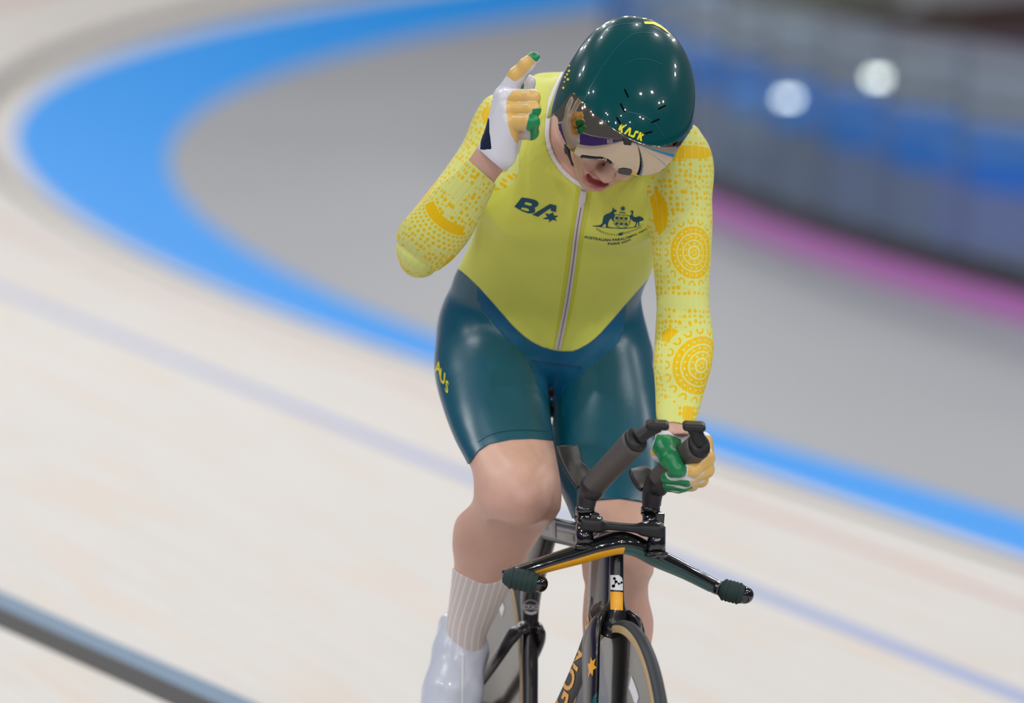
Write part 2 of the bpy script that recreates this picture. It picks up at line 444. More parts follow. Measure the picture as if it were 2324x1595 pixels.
def wallstrip(name, t0, t1, z0, z1, mat, par, ss=np.arange(-13.58, 19.2, 1.26)):
    V, F = [], []
    for s in ss:
        for t, z in ((t0, z0), (t0, z1), (t1, z1), (t1, z0)): x, y = plan(s, t); V.append((x, y, z))
    for i in range(len(ss)-1):
        for j in range(4): a, b = i*4+j, i*4+(j+1) % 4; F.append((a, b, b+4, a+4))
    F += [(0, 1, 2, 3), tuple((len(ss)-1)*4+j for j in (3, 2, 1, 0))]
    return mk(name, V, F, mat, par, smooth=False)
fx, fy = plan(4, FT); fence = tag(empty('safety_fence', (fx, fy, 0)), 'clear panelled infield safety fence with pink kerb and black base', 'fence')
wallstrip('kerb', FT+.02, FT+.10, 0, .115, M_pink, fence); wallstrip('plinth', FT-.07, FT+.02, 0, .24, M_plinth, fence)
wallstrip('top_rail', FT-.035, FT-.005, 1.30, 1.315, M_post, fence)
for i in range(len(FS)-1):
    wallstrip('panel', FT-.027, FT-.015, .24, 1.30, M_clear, fence, ss=(FS[i]+.03, FS[i+1]-.03))
    x, y = plan(FS[i], FT-.02); e = np.array([.010, 0, 0])
    V, F = box((x, y, .77), e, (0, .010, 0), (0, 0, .53)); mk('post', V, F, M_post, fence, smooth=False)

# things standing on the infield behind the fence
def ground(px, py):
    d = ray(px, py); return CAM+d*(-HC/d[2])
def stand(px0, px1, pyb, pyt, thick=.06):
    """upright slab standing on the infield: left/right/base/top as seen; returns centre base, half width, height"""
    a, b = ground(px0, pyb), ground(px1, pyb); d = (a-CAM)@CF; return (a+b)/2, abs(b[0]-a[0])/2, (pyb-pyt)/FPX*d
M_foot = Mat('dark_steel_foot', srgb(40, 40, 46), .5)
# made-up glowing boards standing in for the violet glow of floor and reflection
def add_glow_board(name, px0, px1, yb, yt, col, e, label):
    m = Mat(name+'_face', col, .3, Emission_Color=col, Emission_Strength=e)
    c, hw, h = stand(px0, px1, yb, yt); o = tag(empty(name, c), label, 'added glow board', 'added violet glow boards behind the fence')
    V, F = box(c+(0, 0, h/2), (hw, 0, 0), (0, .03, 0), (0, 0, h/2)); mk('housing', V, F, M_foot, o, False)
    V, F = box(c+(0, -.034, h/2), (hw*.98, 0, 0), (0, .004, 0), (0, 0, h/2*.94)); mk('face', V, F, m, o, False)
add_glow_board('glow_board', 1650, 1900, 470, 330, srgb(72, 72, 92), .30, 'added dim grey violet glow board behind the fence beside the yellow sleeve')
add_glow_board('glow_board', 1880, 2120, 545, 320, srgb(66, 70, 118), .35, 'added grey violet glow board in the middle of the fence row')
add_glow_board('glow_board', 2110, 2420, 600, 365, srgb(58, 58, 146), .45, 'added bright violet blue glow board nearest the right picture edge')
add_glow_board('glow_board', 2050, 2420, 630, 565, srgb(52, 50, 120), .35, 'added low violet glow board right behind the black fence base')
# pale cabinet
M_cab = Mat('pale_cabinet', srgb(150, 165, 178), .45); c, hw, h = stand(1648, 1768, 335, 215)
o = tag(empty('equipment_cabinet', c), 'pale grey equipment cabinet behind the fence beside the helmet', 'cabinet')
V, F = box(c+(0, hw, h/2), (hw, 0, 0), (0, hw, 0), (0, 0, h/2)); bev(mk('body', V, F, M_cab, o, False), .02)
for sx in (-.5, .5):
    V, F = box(c+(sx*hw, -.01, h/2), (hw*.46, 0, 0), (0, .012, 0), (0, 0, h*.44)); d_ = mk('door', V, F, M_cab, o, False)
    V, F = box(c+(sx*hw*.2, -.03, h/2), (.008, 0, 0), (0, .01, 0), (0, 0, .05)); mk('handle', V, F, M_foot, d_, False)
# dark case beside it
c, hw, h = stand(1770, 1960, 330, 262); M_case = Mat('olive_case', srgb(96, 98, 84), .6)
o = tag(empty('flight_case', c), 'low olive flight case on the infield right of the pale cabinet', 'case')
V, F = box(c+(0, hw*.5, h/2), (hw, 0, 0), (0, hw*.5, 0), (0, 0, h/2)); bev(mk('body', V, F, M_case, o, False), .02)
V, F = box(c+(0, hw*.5, h*.72), (hw*1.01, 0, 0), (0, hw*.51, 0), (0, 0, .012)); mk('lid_rim', V, F, M_foot, o, False)
# two lit floodlights on stands
for px, py, w, lab in ((1788, 223, .10, 'lit floodlight on a thin stand, left and lower of the pair'), (1993, 177, .115, 'lit floodlight on a thin stand, right and higher of the pair')):
    g = ground(px, 300); d = (g-CAM)@CF; hgt = (300-py)/FPX*d; o = tag(empty('floodlight', g), lab, 'lamp', 'floodlights on the infield')
    V, F = lathe(g, (0, 0, 1), [(0, 0), (.14, 0), (.14, .02), (.02, .03)]); mk('base', V, F, M_foot, o)
    V, F = lathe(g, (0, 0, 1), [(.012, .03), (.012, hgt-.05)]); mk('pole', V, F, M_foot, o)
    V, F = box(g+(0, .04, hgt), (w*.62, 0, 0), (0, .035, 0), (0, 0, w*.45)); bev(mk('housing', V, F, M_foot, o, False), .01)
    lm = Mat('lamp_glass', (1, 1, .9, 1), .3, Emission_Color=(1, 1, .80, 1), Emission_Strength=16)
    for sx in (-.3, .3):
        V, F = lathe(g+(sx*w, -.002, hgt), (0, -1, 0), [(0, .004), (w*.24, .002), (w*.25, 0)], 24); mk('lens', V, F, lm, o)
# far side: low stand with pale and brown fascia panels
M_f = [Mat('olive_fascia', srgb(120, 126, 116), .7), Mat('brown_fascia', srgb(84, 76, 68), .7), Mat('mauve_fascia', srgb(92, 82, 102), .7), Mat('maroon_fascia', srgb(84, 60, 56), .7)]
def fascia(x0, x1, yb, yt, mi, lab):
    c, hw, h = stand(x0, x1, yb, yt); o = tag(empty('fascia_panel', c), lab, 'panel', 'fascia panels of the far stand')
    V, F = box(c+(0, .1, h/2), (hw, 0, 0), (0, .1, 0), (0, 0, h/2)); bev(mk('panel', V, F, M_f[mi], o, False), .01)
    V, F = box(c+(0, .1, h+.03), (hw, 0, 0), (0, .13, 0), (0, 0, .03)); mk('coping', V, F, M_f[mi], o, False)
fascia(1640, 2050, 62, -60, 0, 'long olive fascia panel of the far stand above the floodlights')
fascia(1880, 2200, 150, 40, 1, 'brown fascia panel above the right floodlight')
fascia(2120, 2420, 205, 105, 2, 'mauve grey fascia panel at the right picture edge')
fascia(2100, 2420, 120, 20, 3, 'maroon brown fascia panel at the top right picture edge')

# ------------------------------------------------------------------ the track bicycle
YAW = math.radians(13.5); ROLL = math.radians(5)
BH = np.array([math.sin(YAW), -math.cos(YAW), 0]); BL0 = np.array([math.cos(YAW), math.sin(YAW), 0]); ZZ = np.array([0, 0, 1.])
BN = ZZ*math.cos(ROLL)+BL0*math.sin(ROLL); BL = BL0*math.cos(ROLL)-ZZ*math.sin(ROLL)
AXLE = W(1394, 1856, 9.6); WR = .334
def B(a, b, c): return AXLE+a*BH+b*BL+(c-WR)*BN         # forward of front axle, to rider's left, above ground
def bp(px, py, b):                                        # where a sight line meets the plane b to the side of the bike's middle
    d = ray(px, py); k = ((AXLE+b*BL-CAM)@BL)/(d@BL); q = CAM+k*d-AXLE
    return np.array([q@BH, b, q@BN+WR])
def Bv(p): return B(*p)
def Bs(L): return [B(*p) for p in L]
M_frame = Mat('black_frame', srgb(17, 17, 22), .28, coat=.4, spec=.5); M_matt = Mat('matt_carbon', srgb(38, 36, 37), .42)
M_gloss = Mat('gloss_black', srgb(10, 10, 13), .12, coat=1.0); M_rub = Mat('tyre_rubber', srgb(52, 58, 64), .55); M_tan = Mat('tan_sidewall', srgb(190, 165, 120), .6)
M_disc = Mat('glossy_disc', srgb(46, 44, 42), .16, metal=.55, coat=.6); M_steel = Mat('steel', srgb(190, 190, 195), .22, metal=1.0)
M_gold = Mat('amber_paint', srgb(243, 172, 8), .35, coat=.3); M_teal = Mat('teal_paint', srgb(6, 82, 82), .3, coat=.4)
M_ext = Mat('grey_extension', srgb(84, 78, 75), .5); M_pad = Mat('black_plastic', srgb(30, 30, 33), .5); M_tape = Mat('green_black_tape', srgb(34, 56, 54), .75)
M_white = Mat('white_vinyl', srgb(235, 238, 242), .5); M_black = Mat('black_ink', srgb(4, 4, 5), .8, spec=.05)
bike = tag(empty('track_bicycle', B(-.48, 0, 0)), 'black track racing bicycle with amber and teal handlebar ridden towards the camera', 'bicycle')
# wheels
def wheel(name, a, lab):
    c = B(a, 0, WR); w = empty(name, c); w.parent = bike; w.location = tuple(c-ORIG[bike]); ORIG[w] = c
    n = 12; R0 = WR-.0115
    th = np.linspace(-2.35, 2.35, 15); V, F = lathe(c, BL, [(R0+.0115*math.cos(t), .0115*math.sin(t)) for t in th], 120, BN); mk('tyre', V, F, M_rub, w)
    for s in (-1, 1):
        V, F = lathe(c, BL*s, [(R0-.0118, .0122), (R0-.006, .0128), (R0+.001, .0126), (R0+.0025, .0112)], 120, BN); mk('sidewall', V, F, M_tan, w)
        V, F = lathe(c, BL*s, [(R0-.0100, .0126), (R0-.0175, .0128), (.20, .0150), (.06, .022), (.03, .030), (.0, .030)], 120, BN); mk('disc_side', V, F, M_disc, w)
        V, F = lathe(c, BL*s, [(.012, .03), (.012, .048), (.0, .048)], 24, BN); mk('axle_end', V, F, M_steel, w)
        for k in range(5):   # pale maker's marks near the rim
            t0 = 2*math.pi*k/5+.3; P = []
            for i in range(9):
                t = t0+.24*i/8
                for r in (.245, .268 if s < 0 else .26): P.append(c+BL*s*(.0150-.0022*(r-.2)/.1135+.0006)+(BN*math.cos(t)+BH*math.sin(t))*r)
            F2 = [(2*i, 2*i+1, 2*i+3, 2*i+2) for i in range(8)]; mk('rim_mark', P, F2, M_white, w)
    return w
wheel('front_wheel', 0, ''); wheel('rear_wheel', -.96, '')
# frame in the bike plane: (a, c) paths with lateral half width and half chord
def tube(name, pts, wl, ch, mat=None, par=None, b=0.0, ex=2.2, sub=6, seg=24):
    pts = [(p[0], b, p[1]) if len(p) == 2 else p for p in pts]
    V, F = sweep(Bs(pts), BL, wl, ch, seg, ex, True, sub); return mk(name, V, F, mat or M_frame, par or bike)
A2 = lambda px, py, b=0: tuple(bp(px, py, b)[[0, 2]])
frame = empty('frame', B(-.48, 0, .5)); frame.parent = bike; frame.location = tuple(B(-.48, 0, .5)-ORIG[bike]); ORIG[frame] = B(-.48, 0, .5)
HT_T, HT_B = (-.115, .775), (-.075, .655)
BB = (-.585, .28); SC = (-.66, .735)
htube = tube('head_tube', [(-.205, .785), (-.193, .74), (-.180, .68), (-.170, .650)], [.020, .020, .020, .020], [.074, .076, .078, .076], par=frame, ex=2.4)
dtube = tube('down_tube', [(-.19, .68), (-.215, .60), (-.36, .455), (-.57, .29)], [.02, .021, .022, .026], [.038, .038, .036, .034], par=frame, ex=2.4, mat=M_matt)
ttube = tube('top_tube', [(-.20, .770), (-.30, .766), (-.48, .752), (-.66, .737)], [.02, .019, .018, .017], [.024, .023, .022, .022], par=frame, ex=2.4)
stube = tube('seat_tube', [A2(1246, 1178), A2(1238, 1215), A2(1218, 1280), A2(1205, 1345), A2(1203, 1420), A2(1203, 1520), A2(1203, 1620), (-.585, .27)], [.017, .017, .018, .0175, .0145, .0145, .0145, .02], [.034, .036, .036, .028, .013, .012, .012, .024], par=frame, ex=2.4)
for s in (-1, 1):
    q_ = [bp(1200, 1420, -.008), bp(1184, 1426, -.020), bp(1160, 1446, -.036), bp(1122, 1502, -.046), np.array([-.955, -.06, .335])]
    lb_ = (-.008, -.020, -.036, -.046, -.06) if s < 0 else (.006, .012, .018, .021, .04)
    tube('seat_stay', [(q[0], b_, q[2]) for q, b_ in zip(q_, lb_)], [.008, .009, .009, .008, .008], [.016, .018, .016, .014, .012], par=frame)
    tube('chain_stay', [(-.60, s*.02, .285), (-.68, s*.045, .29), (-.955, s*.06, .334)], [.012, .010, .009], [.02, .018, .014], par=frame)
V, F = lathe(B(-.585, -.045, .28), BL, [(0, 0), (.024, 0), (.024, .09), (0, .09)], 32, BN); mk('bottom_bracket', V, F, M_frame, frame)
tube('seat_post', [(-.672, .76), (-.705, .85), (-.735, .934)], [.013]*3, [.03, .028, .026], par=frame)
# saddle
V, F = sweep(Bs([(-.685, 0, .978), (-.695, 0, .980), (-.72, 0, .980), (-.76, 0, .980), (-.82, 0, .985), (-.845, 0, .985)]), BL, [.012, .02, .024, .042, .062, .05], [.008, .013, .015, .017, .018, .008], 24, 2.2, True, 6)
saddle = mk('saddle', V, F, M_pad, bike)
for s in (-1, 1):
    V, F = sweep(Bs([(-.70, s*.010, .968), (-.72, s*.020, .948), (-.78, s*.022, .946), (-.81, s*.03, .968)]), BL, .0035, .0035, 10); mk('rail', V, F, M_steel, saddle)
V, F = box(B(-.735, 0, .940), BH*.02, BL*.024, BN*.012); bev(mk('rail_clamp', V, F, M_gloss, saddle, False), .004)
# fork: crown blade above the wheel and two blades
fork = tube('fork', [(-.143, .775), (-.130, .74), (-.119, .712), (-.110, .682), (-.116, .664), (-.122, .650)], [.0125, .0125, .0125, .014, .027, .037], [.018, .018, .018, .024, .046, .056], ex=2.6)
for s in (-1, 1):
    tube('blade', [(-.120, s*.014, .656), (-.116, s*.028, .650), (-.102, s*.0395, .622), (-.074, s*.0405, .54), (-.037, s*.044, .42), (.0, s*.048, .325)], [.007, .010, .010, .0095, .009, .007], [.022, .038, .044, .040, .030, .018], par=fork, ex=2.2)
# drivetrain
V, F = lathe(B(-.585, -.052, .28), BL, [(.03, -.002), (.112, -.002), (.112, .002), (.03, .002), (.03, -.002)], 60, BN); ring = mk('chainring', V, F, M_gloss, bike)
RP, LP = np.array([-.585-.160, -.110, .318]), np.array([-.585+.160, .125, .242])
for s, p in ((-1, RP), (1, LP)):
    V, F = sweep([B(-.585, s*.065, .28), B((-.585+p[0])/2, s*.07, (.28+p[2])/2), B(p[0], s*.078, p[2])], BL, .007, [.017, .014, .012], 16); ck = mk('crank', V, F, M_gloss, bike)
    V, F = box(B(p[0], s*.125, p[2]), BH*.035, BL*.04, BN*.008); bev(mk('pedal', V, F, M_steel, bike, False), .004)
V, F = sweep([B(-.585, -.052, .393), B(-.77, -.052, .385), B(-.955, -.052, .366)], BL, .004, .0045, 8); mk('chain', V, F, M_steel, bike)
V, F = sweep([B(-.585, -.052, .167), B(-.77, -.052, .235), B(-.955, -.052, .302)], BL, .004, .0045, 8); mk('chain', V, F, M_steel, bike)
V, F = lathe(B(-.96, -.052, .334), BL, [(.012, -.003), (.034, -.003), (.034, .003), (.012, .003)], 30, BN); mk('sprocket', V, F, M_steel, bike)

# base bar: black wing with an amber stripe on the rider's right and a teal one on the left
cen = bp(1408, 1232, 0)
def bar_side(s, pts):
    return [Bv(bp(x, y, b)) for x, y, b in pts]
RBp = [(1408, 1231, 0), (1375, 1240, -.03), (1330, 1258, -.07), (1270, 1281, -.125), (1215, 1302, -.172), (1196, 1309, -.19)]
LBp = [(1408, 1231, 0), (1445, 1240, .03), (1500, 1266, .07), (1570, 1296, .125), (1640, 1327, .175), (1664, 1336, .19)]
def bar_path(s, L):
    out = []
    for i, (x, y, b) in enumerate(L):
        q = bp(x, y, b); a = cen[0]+[.0, -.002, -.012, -.026, -.03, -.022][i]; P = B(a, b, q[2]); 
        # keep the height that puts it on its sight line at this reach
        X = proj(P); dz = (X[1]-y)/FPX*X[2]; out.append(P+CU*dz)
    return out
PR_, PL_ = bar_path(-1, RBp), bar_path(1, LBp)
wa, wb_ = [.019, .018, .0165, .014, .0125, .012], [.03, .028, .025, .022, .018, .014]
V, F = sweep(PR_[::-1]+PL_[1:], BN, wa[::-1]+wa[1:], wb_[::-1]+wb_[1:], 28, 2.3, True, 6); barh = mk('base_bar', V, F, M_gloss, bike)
FULL = sweep(PR_[::-1]+PL_[1:], BN, np.array(wa[::-1]+wa[1:])+.0004, np.array(wb_[::-1]+wb_[1:])+.0004, 16, 2.3, False, 6, arc=(math.pi*.55, math.pi*.93))
nr_ = len(FULL[0])//16; mid_ = (len(PR_)-1)*6
for nm_, r0, r1, mt_ in (('stripe', 6, mid_, M_gold), ('stripe', mid_, nr_-7, M_teal)):
    mk(nm_, FULL[0][r0*16:(r1+1)*16], [(i*16+j_, i*16+j_+1, (i+1)*16+j_+1, (i+1)*16+j_) for i in range(r1-r0) for j_ in range(15)], mt_, barh)
for s, P in ((-1, PR_), (1, PL_)):
    e = P[-1]; tipx = (1226, 1325) if s < 0 else (1690, 1350)
    tp = B(cen[0]+.05, s*.203, 0); X = proj(tp); d = X[2]; T = W(tipx[0], tipx[1], d)
    g0 = e-(T-e)*.15
    V, F = sweep([e-(T-e)*.10+BN*.0, e+(T-e)*.05, e+(T-e)*.35, e+(T-e)*.75, e+(T-e)*.92], BN, [.010, .0155, .0185, .0175, .016], [.010, .0155, .0185, .0175, .016], 24); gr = mk('grip', V, F, M_tape, barh)
    for k in range(5):
        q = e+(T-e)*(.15+.15*k); ax = (T-e)/np.linalg.norm(T-e); V, F = lathe(q, ax, [(.0165, -.004), (.0192, -.001), (.0192, .001), (.0165, .004)], 24); mk('wrap_edge', V, F, M_tape, barh)
    ax = (T-e)/np.linalg.norm(T-e); q = e+(T-e)*.86
    V, F = lathe(q, ax, [(.0155, -.006), (.0155, .004), (.0145, .011), (.011, .017), (.006, .0205), (0, .0215)], 28); mk('end_plug', V, F, M_gloss, barh)

# two riser posts, bridge, arm extensions
def post(pts, r, name, par, mat=None, seg=20, b=0):
    V, F = sweep([Bv(bp(x, y, b)) for x, y in pts], BL, r, r, seg, 2.0, True, 1); return mk(name, V, F, mat or M_gloss, par)
EXT = {}
for s, b, base, sp in ((-1, -.062, [(1327, 1247), (1327, 1190)], None), (1, .058, [(1490, 1262), (1490, 1196)], None)):
    a_ = bp(base[0][0], base[0][1], b)
    post(base, .0155, 'riser_post', bike, b=b)
    post([(base[0][0], base[0][1]+2), (base[0][0], base[0][1]-6)], .0195, 'riser_foot', bike, b=b)
brL, brR = B(*bp(1327, 1188, -.062)), B(*bp(1490, 1203, .058))
mid1, mid2 = brL+(brR-brL)*.32, brL+(brR-brL)*.68
V, F = sweep([brL-(brR-brL)*.06, brL, brL+(brR-brL)*.2, mid1, mid2, brL+(brR-brL)*.8, brR, brR+(brR-brL)*.09], BN, [.011, .012, .012, .007, .007, .011, .013, .012], [.018, .022, .022, .016, .016, .02, .024, .02], 24, 4, True, 4)
bridge = mk('bridge', V, F, M_pad, bike)
for q, s in ((brL, -1), (brR, 1)):
    for t in (.0, .18):
        p = q-(brR-brL)*t*s; V, F = lathe(p+BN*.011+BH*.008, BN, [(.0055, 0), (.0055, .004), (.003, .004), (.003, .002), (0, .002)], 14); mk('bolt', V, F, M_steel, bridge)
def extension(b, seam, end, neck, foot, cupL, cupR, rad, padc, lab):
    e = empty('arm_extension', B(*bp(foot[0], foot[1], b))); e.parent = bike; e.location = tuple(ORIG[e]-ORIG[bike])
    S, E_ = bp(seam[0], seam[1], b), bp(end[0], end[1], b); a0 = bp(foot[0], foot[1], b)[0]
    # fix the reach: the grip tube rises forward at about 40 degrees
    def P(px, py, a):   # point on the sight line at reach a
        d = ray(px, py); k = ((B(a, 0, 0)-CAM)@BH)/(d@BH); return CAM+k*d
    aS, aE = a0+.005, a0+.115
    s3, e3 = P(seam[0], seam[1], aS), P(end[0], end[1], aE); ax = (e3-s3)/np.linalg.norm(e3-s3)
    n3, f3 = P(neck[0], neck[1], a0-.004), P(foot[0], foot[1], a0)
    V, F = sweep([s3, s3+(e3-s3)*.5, e3], BL, [rad*1.0, rad, rad*1.0], [rad*1.0, rad*1.02, rad*1.12], 36, 2.3); gt = mk('grip_tube', V, F, M_ext, e)
    V, F = sweep([f3, n3, s3-(s3-n3)*.35, s3+(e3-s3)*.01], BL, [.0135, .0175, rad*1.02, rad*1.0], [.0135, .019, rad*1.06, rad*1.0], 30, 2.3); mk('neck', V, F, M_matt, e)
    # end cap with a wedge stalk and a flat finger paddle
    V, F = sweep([e3-ax*.002, e3+ax*.006, e3+ax*.010], BL, [rad*.97, rad*.95, rad*.80], [rad*1.08, rad*1.04, rad*.9], 36, 2.3, True, 1); cp = mk('end_cap', V, F, M_pad, e)
    pc = P(padc[0], padc[1], aE+.012); st0 = e3+ax*.008
    V, F = sweep([st0, st0+(pc-st0)*.5, pc], BL, [.013, .0115, .014], [.013, .0105, .010], 20); mk('stalk', V, F, M_pad, e)
    up = CU*.94-CF*.25; up /= np.linalg.norm(up); fw = np.cross(CR, up)
    V, F = box(pc, CR*.0195-CU*.001, fw*.016, up*.0065); pdl = bev(mk('paddle', V, F, M_pad, e, False), .006, 4, .5)
    # forearm cup: curved gutter plate
    n = len(cupL); G = []; m_ = 9
    Lc, Rc = catmull(cupL, 4), catmull(cupR, 4)
    for i in range(len(Lc)):
        for j in range(m_):
            t = j/(m_-1); px, py = Lc[i]*(1-t)+Rc[i]*t; G.append(P(px, py, a0-.012-.035*(1-(i/(len(Lc)-1)))-.028*t-.006*math.sin(math.pi*t)))
    F = [(i*m_+j, i*m_+j+1, (i+1)*m_+j+1, (i+1)*m_+j) for i in range(len(Lc)-1) for j in range(m_-1)]
    cp_ = solid(mk('forearm_cup', G, F, M_matt, e), .007, 0); bev(cp_, .002)
    post([(foot[0], foot[1]+2), (foot[0], foot[1]-14)], .0165, 'collar', e, b=b); post([(foot[0], foot[1]+34), (foot[0], foot[1])], .0140, 'spacer', e, b=b)
    V, F = box(P(foot[0]+17, foot[1]+14, a0+.005), BL*.009, BH*.012, BN*.013); bev(mk('clamp', V, F, M_gloss, e, False), .003)
    return s3, e3, ax
extension(-.062, (1347, 1101), (1441, 1000), (1333, 1128), (1328, 1165), [(1263, 1012), (1267, 1032), (1280, 1062), (1296, 1090), (1311, 1108)], [(1311, 1010), (1317, 1030), (1321, 1050), (1338, 1064), (1345, 1085)], .0205, (1492, 964), '')
S2, E2, AX2 = extension(.058, (1497, 1088), (1585, 1012), (1481, 1120), (1476, 1165), [(1428, 1066), (1430, 1074), (1436, 1090), (1446, 1106), (1455, 1112)], [(1462, 1059), (1474, 1064), (1482, 1072), (1492, 1078), (1500, 1095)], .0205, (1575, 967), '')

# ------------------------------------------------------------------ the rider
BODY_H = .0035
torso = f_loft([(1230, 185, 1400, 185, 10.16, .04), (1196, 205, 1430, 205, 10.15, .065), (1150, 250, 1510, 250, 10.12, .095), (1122, 320, 1535, 320, 10.08, .108), (1112, 400, 1520, 400, 10.06, .116),
                (1100, 470, 1488, 470, 10.07, .118), (1082, 540, 1484, 540, 10.10, .117), (1062, 590, 1478, 590, 10.14, .114), (1034, 650, 1452, 650, 10.20, .112), (1020, 720, 1440, 720, 10.26, .115),
                (1030, 790, 1440, 790, 10.29, .118), (1090, 845, 1400, 845, 10.30, .112), (1190, 890, 1325, 890, 10.31, .09), (1222, 914, 1292, 914, 10.31, .06)], 2.25)
chest = f_ell(W(1215, 420, 9.99), (CR, CF, CU), (.085, .05, .085)); chest2 = f_ell(W(1405, 440, 9.98), (CR, CF, CU), (.085, .05, .085))
glute = f_ell(W(1130, 815, 10.37), (CR, CF, CU), (.095, .09, .095)); glute2 = f_ell(W(1360, 815, 10.37), (CR, CF, CU), (.095, .09, .095))
neck = f_cone(W(1330, 300, 10.06), W(1385, 262, 9.86), .068, .058)
trap = f_cone(W(1220, 262, 10.12), W(1345, 250, 10.06), .05, .06)
trap2 = f_cone(W(1350, 260, 10.06), W(1500, 340, 10.04), .06, .05)
r_upper = f_loft([(1122, 232, 1205, 330, 10.06, .06), (1090, 276, 1180, 375, 10.05, .066), (1060, 320, 1150, 415, 10.04, .062), (1010, 390, 1095, 465, 10.02, .056), (960, 455, 1040, 530, 9.99, .052), (926, 500, 990, 582, 9.96, .05), (922, 532, 960, 590, 9.945, .044)])
r_shoulder = f_ell(W(1166, 296, 10.06), (CR, CF, CU), (.062, .066, .068))
r_fore = f_loft([(916, 556, 968, 612, 9.91, .036), (911, 527, 988, 615, 9.89, .043), (930, 492, 1015, 596, 9.865, .046), (968, 452, 1058, 545, 9.84, .046), (1008, 414, 1092, 480, 9.81, .040), (1046, 384, 1116, 432, 9.78, .033), (1065, 361, 1128, 404, 9.76, .028), (1089, 325, 1152, 374, 9.74, .025), (1110, 297, 1166, 338, 9.73, .022)])
l_arm = f_loft([(1490, 300, 1572, 300, 10.03, .05), (1476, 340, 1592, 340, 10.01, .062), (1470, 400, 1606, 400, 9.99, .066), (1476, 480, 1613, 480, 9.96, .060), (1483, 560, 1611, 560, 9.93, .056), (1490, 640, 1606, 640, 9.90, .051), (1494, 695, 1606, 695, 9.87, .047),
                (1490, 770, 1616, 770, 9.81, .047), (1488, 830, 1611, 830, 9.76, .044), (1491, 890, 1594, 890, 9.735, .038), (1494, 950, 1578, 950, 9.69, .029), (1508, 985, 1568, 985, 9.668, .024)])
l_shoulder = f_ell(W(1533, 375, 10.01), (CR, CF, CU), (.056, .066, .066))
r_thigh = f_loft([(1095, 590, 1170, 590, 10.26, .04), (1044, 640, 1190, 640, 10.28, .085), (1008, 700, 1215, 700, 10.28, .11), (992, 770, 1228, 770, 10.26, .112), (990, 840, 1236, 840, 10.21, .108), (1008, 915, 1242, 915, 10.14, .1), (1034, 985, 1251, 985, 10.06, .092), (1062, 1040, 1262, 1040, 9.99, .084), (1084, 1090, 1270, 1090, 9.94, .072), (1094, 1135, 1264, 1135, 9.915, .062), (1108, 1170, 1240, 1170, 9.92, .048)])
r_knee = f_ell(W(1190, 1120, 9.90), (CR, CF, CU), (.046, .052, .05))
r_shin = f_loft([(1100, 1108, 1262, 1148, 9.945, .055), (1062, 1165, 1238, 1185, 9.985, .058), (1030, 1205, 1215, 1215, 10.03, .062), (1022, 1262, 1190, 1255, 10.08, .062), (1027, 1310, 1162, 1300, 10.13, .055), (1022, 1370, 1130, 1366, 10.18, .045), (1014, 1430, 1103, 1425, 10.22, .041), (1010, 1490, 1096, 1480, 10.25, .043)])
l_thigh = f_loft([(1320, 600, 1395, 600, 10.26, .04), (1296, 650, 1432, 650, 10.28, .085), (1280, 710, 1449, 710, 10.29, .108), (1285, 770, 1464, 770, 10.28, .112), (1276, 850, 1481, 850, 10.24, .11), (1260, 930, 1492, 930, 10.19, .102), (1254, 1010, 1499, 1010, 10.13, .094), (1270, 1090, 1501, 1090, 10.06, .085), (1294, 1150, 1497, 1150, 10.02, .077), (1314, 1200, 1488, 1200, 9.99, .068), (1328, 1250, 1479, 1250, 9.975, .062), (1334, 1300, 1474, 1300, 9.985, .056)])
l_knee = f_ell(W(1402, 1248, 9.95), (CR, CF, CU), (.045, .045, .05))
l_shin = f_loft([(1330, 1255, 1476, 1255, 9.985, .056), (1330, 1310, 1472, 1310, 10.0, .055), (1325, 1355, 1472, 1355, 10.03, .060), (1322, 1410, 1483, 1410, 10.06, .064), (1326, 1465, 1477, 1465, 10.07, .060), (1338, 1540, 1458, 1540, 10.06, .05), (1352, 1640, 1436, 1640, 10.04, .043), (1358, 1740, 1430, 1740, 10.02, .040), (1356, 1800, 1436, 1800, 10.0, .042)])
# head frame
def rotm(ax, deg):
    return np.array(Matrix.Rotation(math.radians(deg), 3, ax))
HR = rotm('Z', -24) @ rotm('Y', 14) @ rotm('X', 50)     # in (right, up, towards camera) axes
CB = np.stack([CR, CU, -CF], 1)                          # columns
HX, HZ, HY = (CB @ HR).T                                 # head left (seen right), head up, face direction
HO = W(1421, 263, 9.80)
def Hd(x, y, z): return HO+x*HX+y*HY+z*HZ
HM = np.stack([HX, HY, HZ])
def he(c, r): return f_ell(Hd(*c), HM, r)
def hc(a, b, ra, rb): return f_cone(Hd(*a), Hd(*b), ra, rb)
h_base = [(he((0, -.020, .004), (.072, .090, .074)), .02), (he((0, .03, -.035), (.062, .058, .078)), .03), (he((0, .028, -.088), (.052, .052, .034)), .03), (he((0, .072, -.108), (.022, .018, .018)), .025),
          (he((.036, .052, -.036), (.028, .03, .03)), .02), (he((-.036, .052, -.036), (.028, .03, .03)), .02), (hc((0, .088, .004), (0, .109, -.034), .008, .0115), .016), (he((0, .109, -.040), (.0120, .0125, .0105)), .008),
          (he((.0125, .100, -.045), (.008, .010, .0075)), .007), (he((-.0125, .100, -.045), (.008, .010, .0075)), .007), (hc((-.035, .082, .018), (.035, .082, .018), .012, .012), .02),
          (he((0, .078, -.074), (.03, .018, .026)), .012)]
lipu = [hc((-.030, .078, -.0690), (-.009, .0945, -.066), .0045, .0060), hc((-.009, .0945, -.066), (.009, .0945, -.066), .0060, .0060), hc((.009, .0945, -.066), (.030, .078, -.0690), .0060, .0045)]
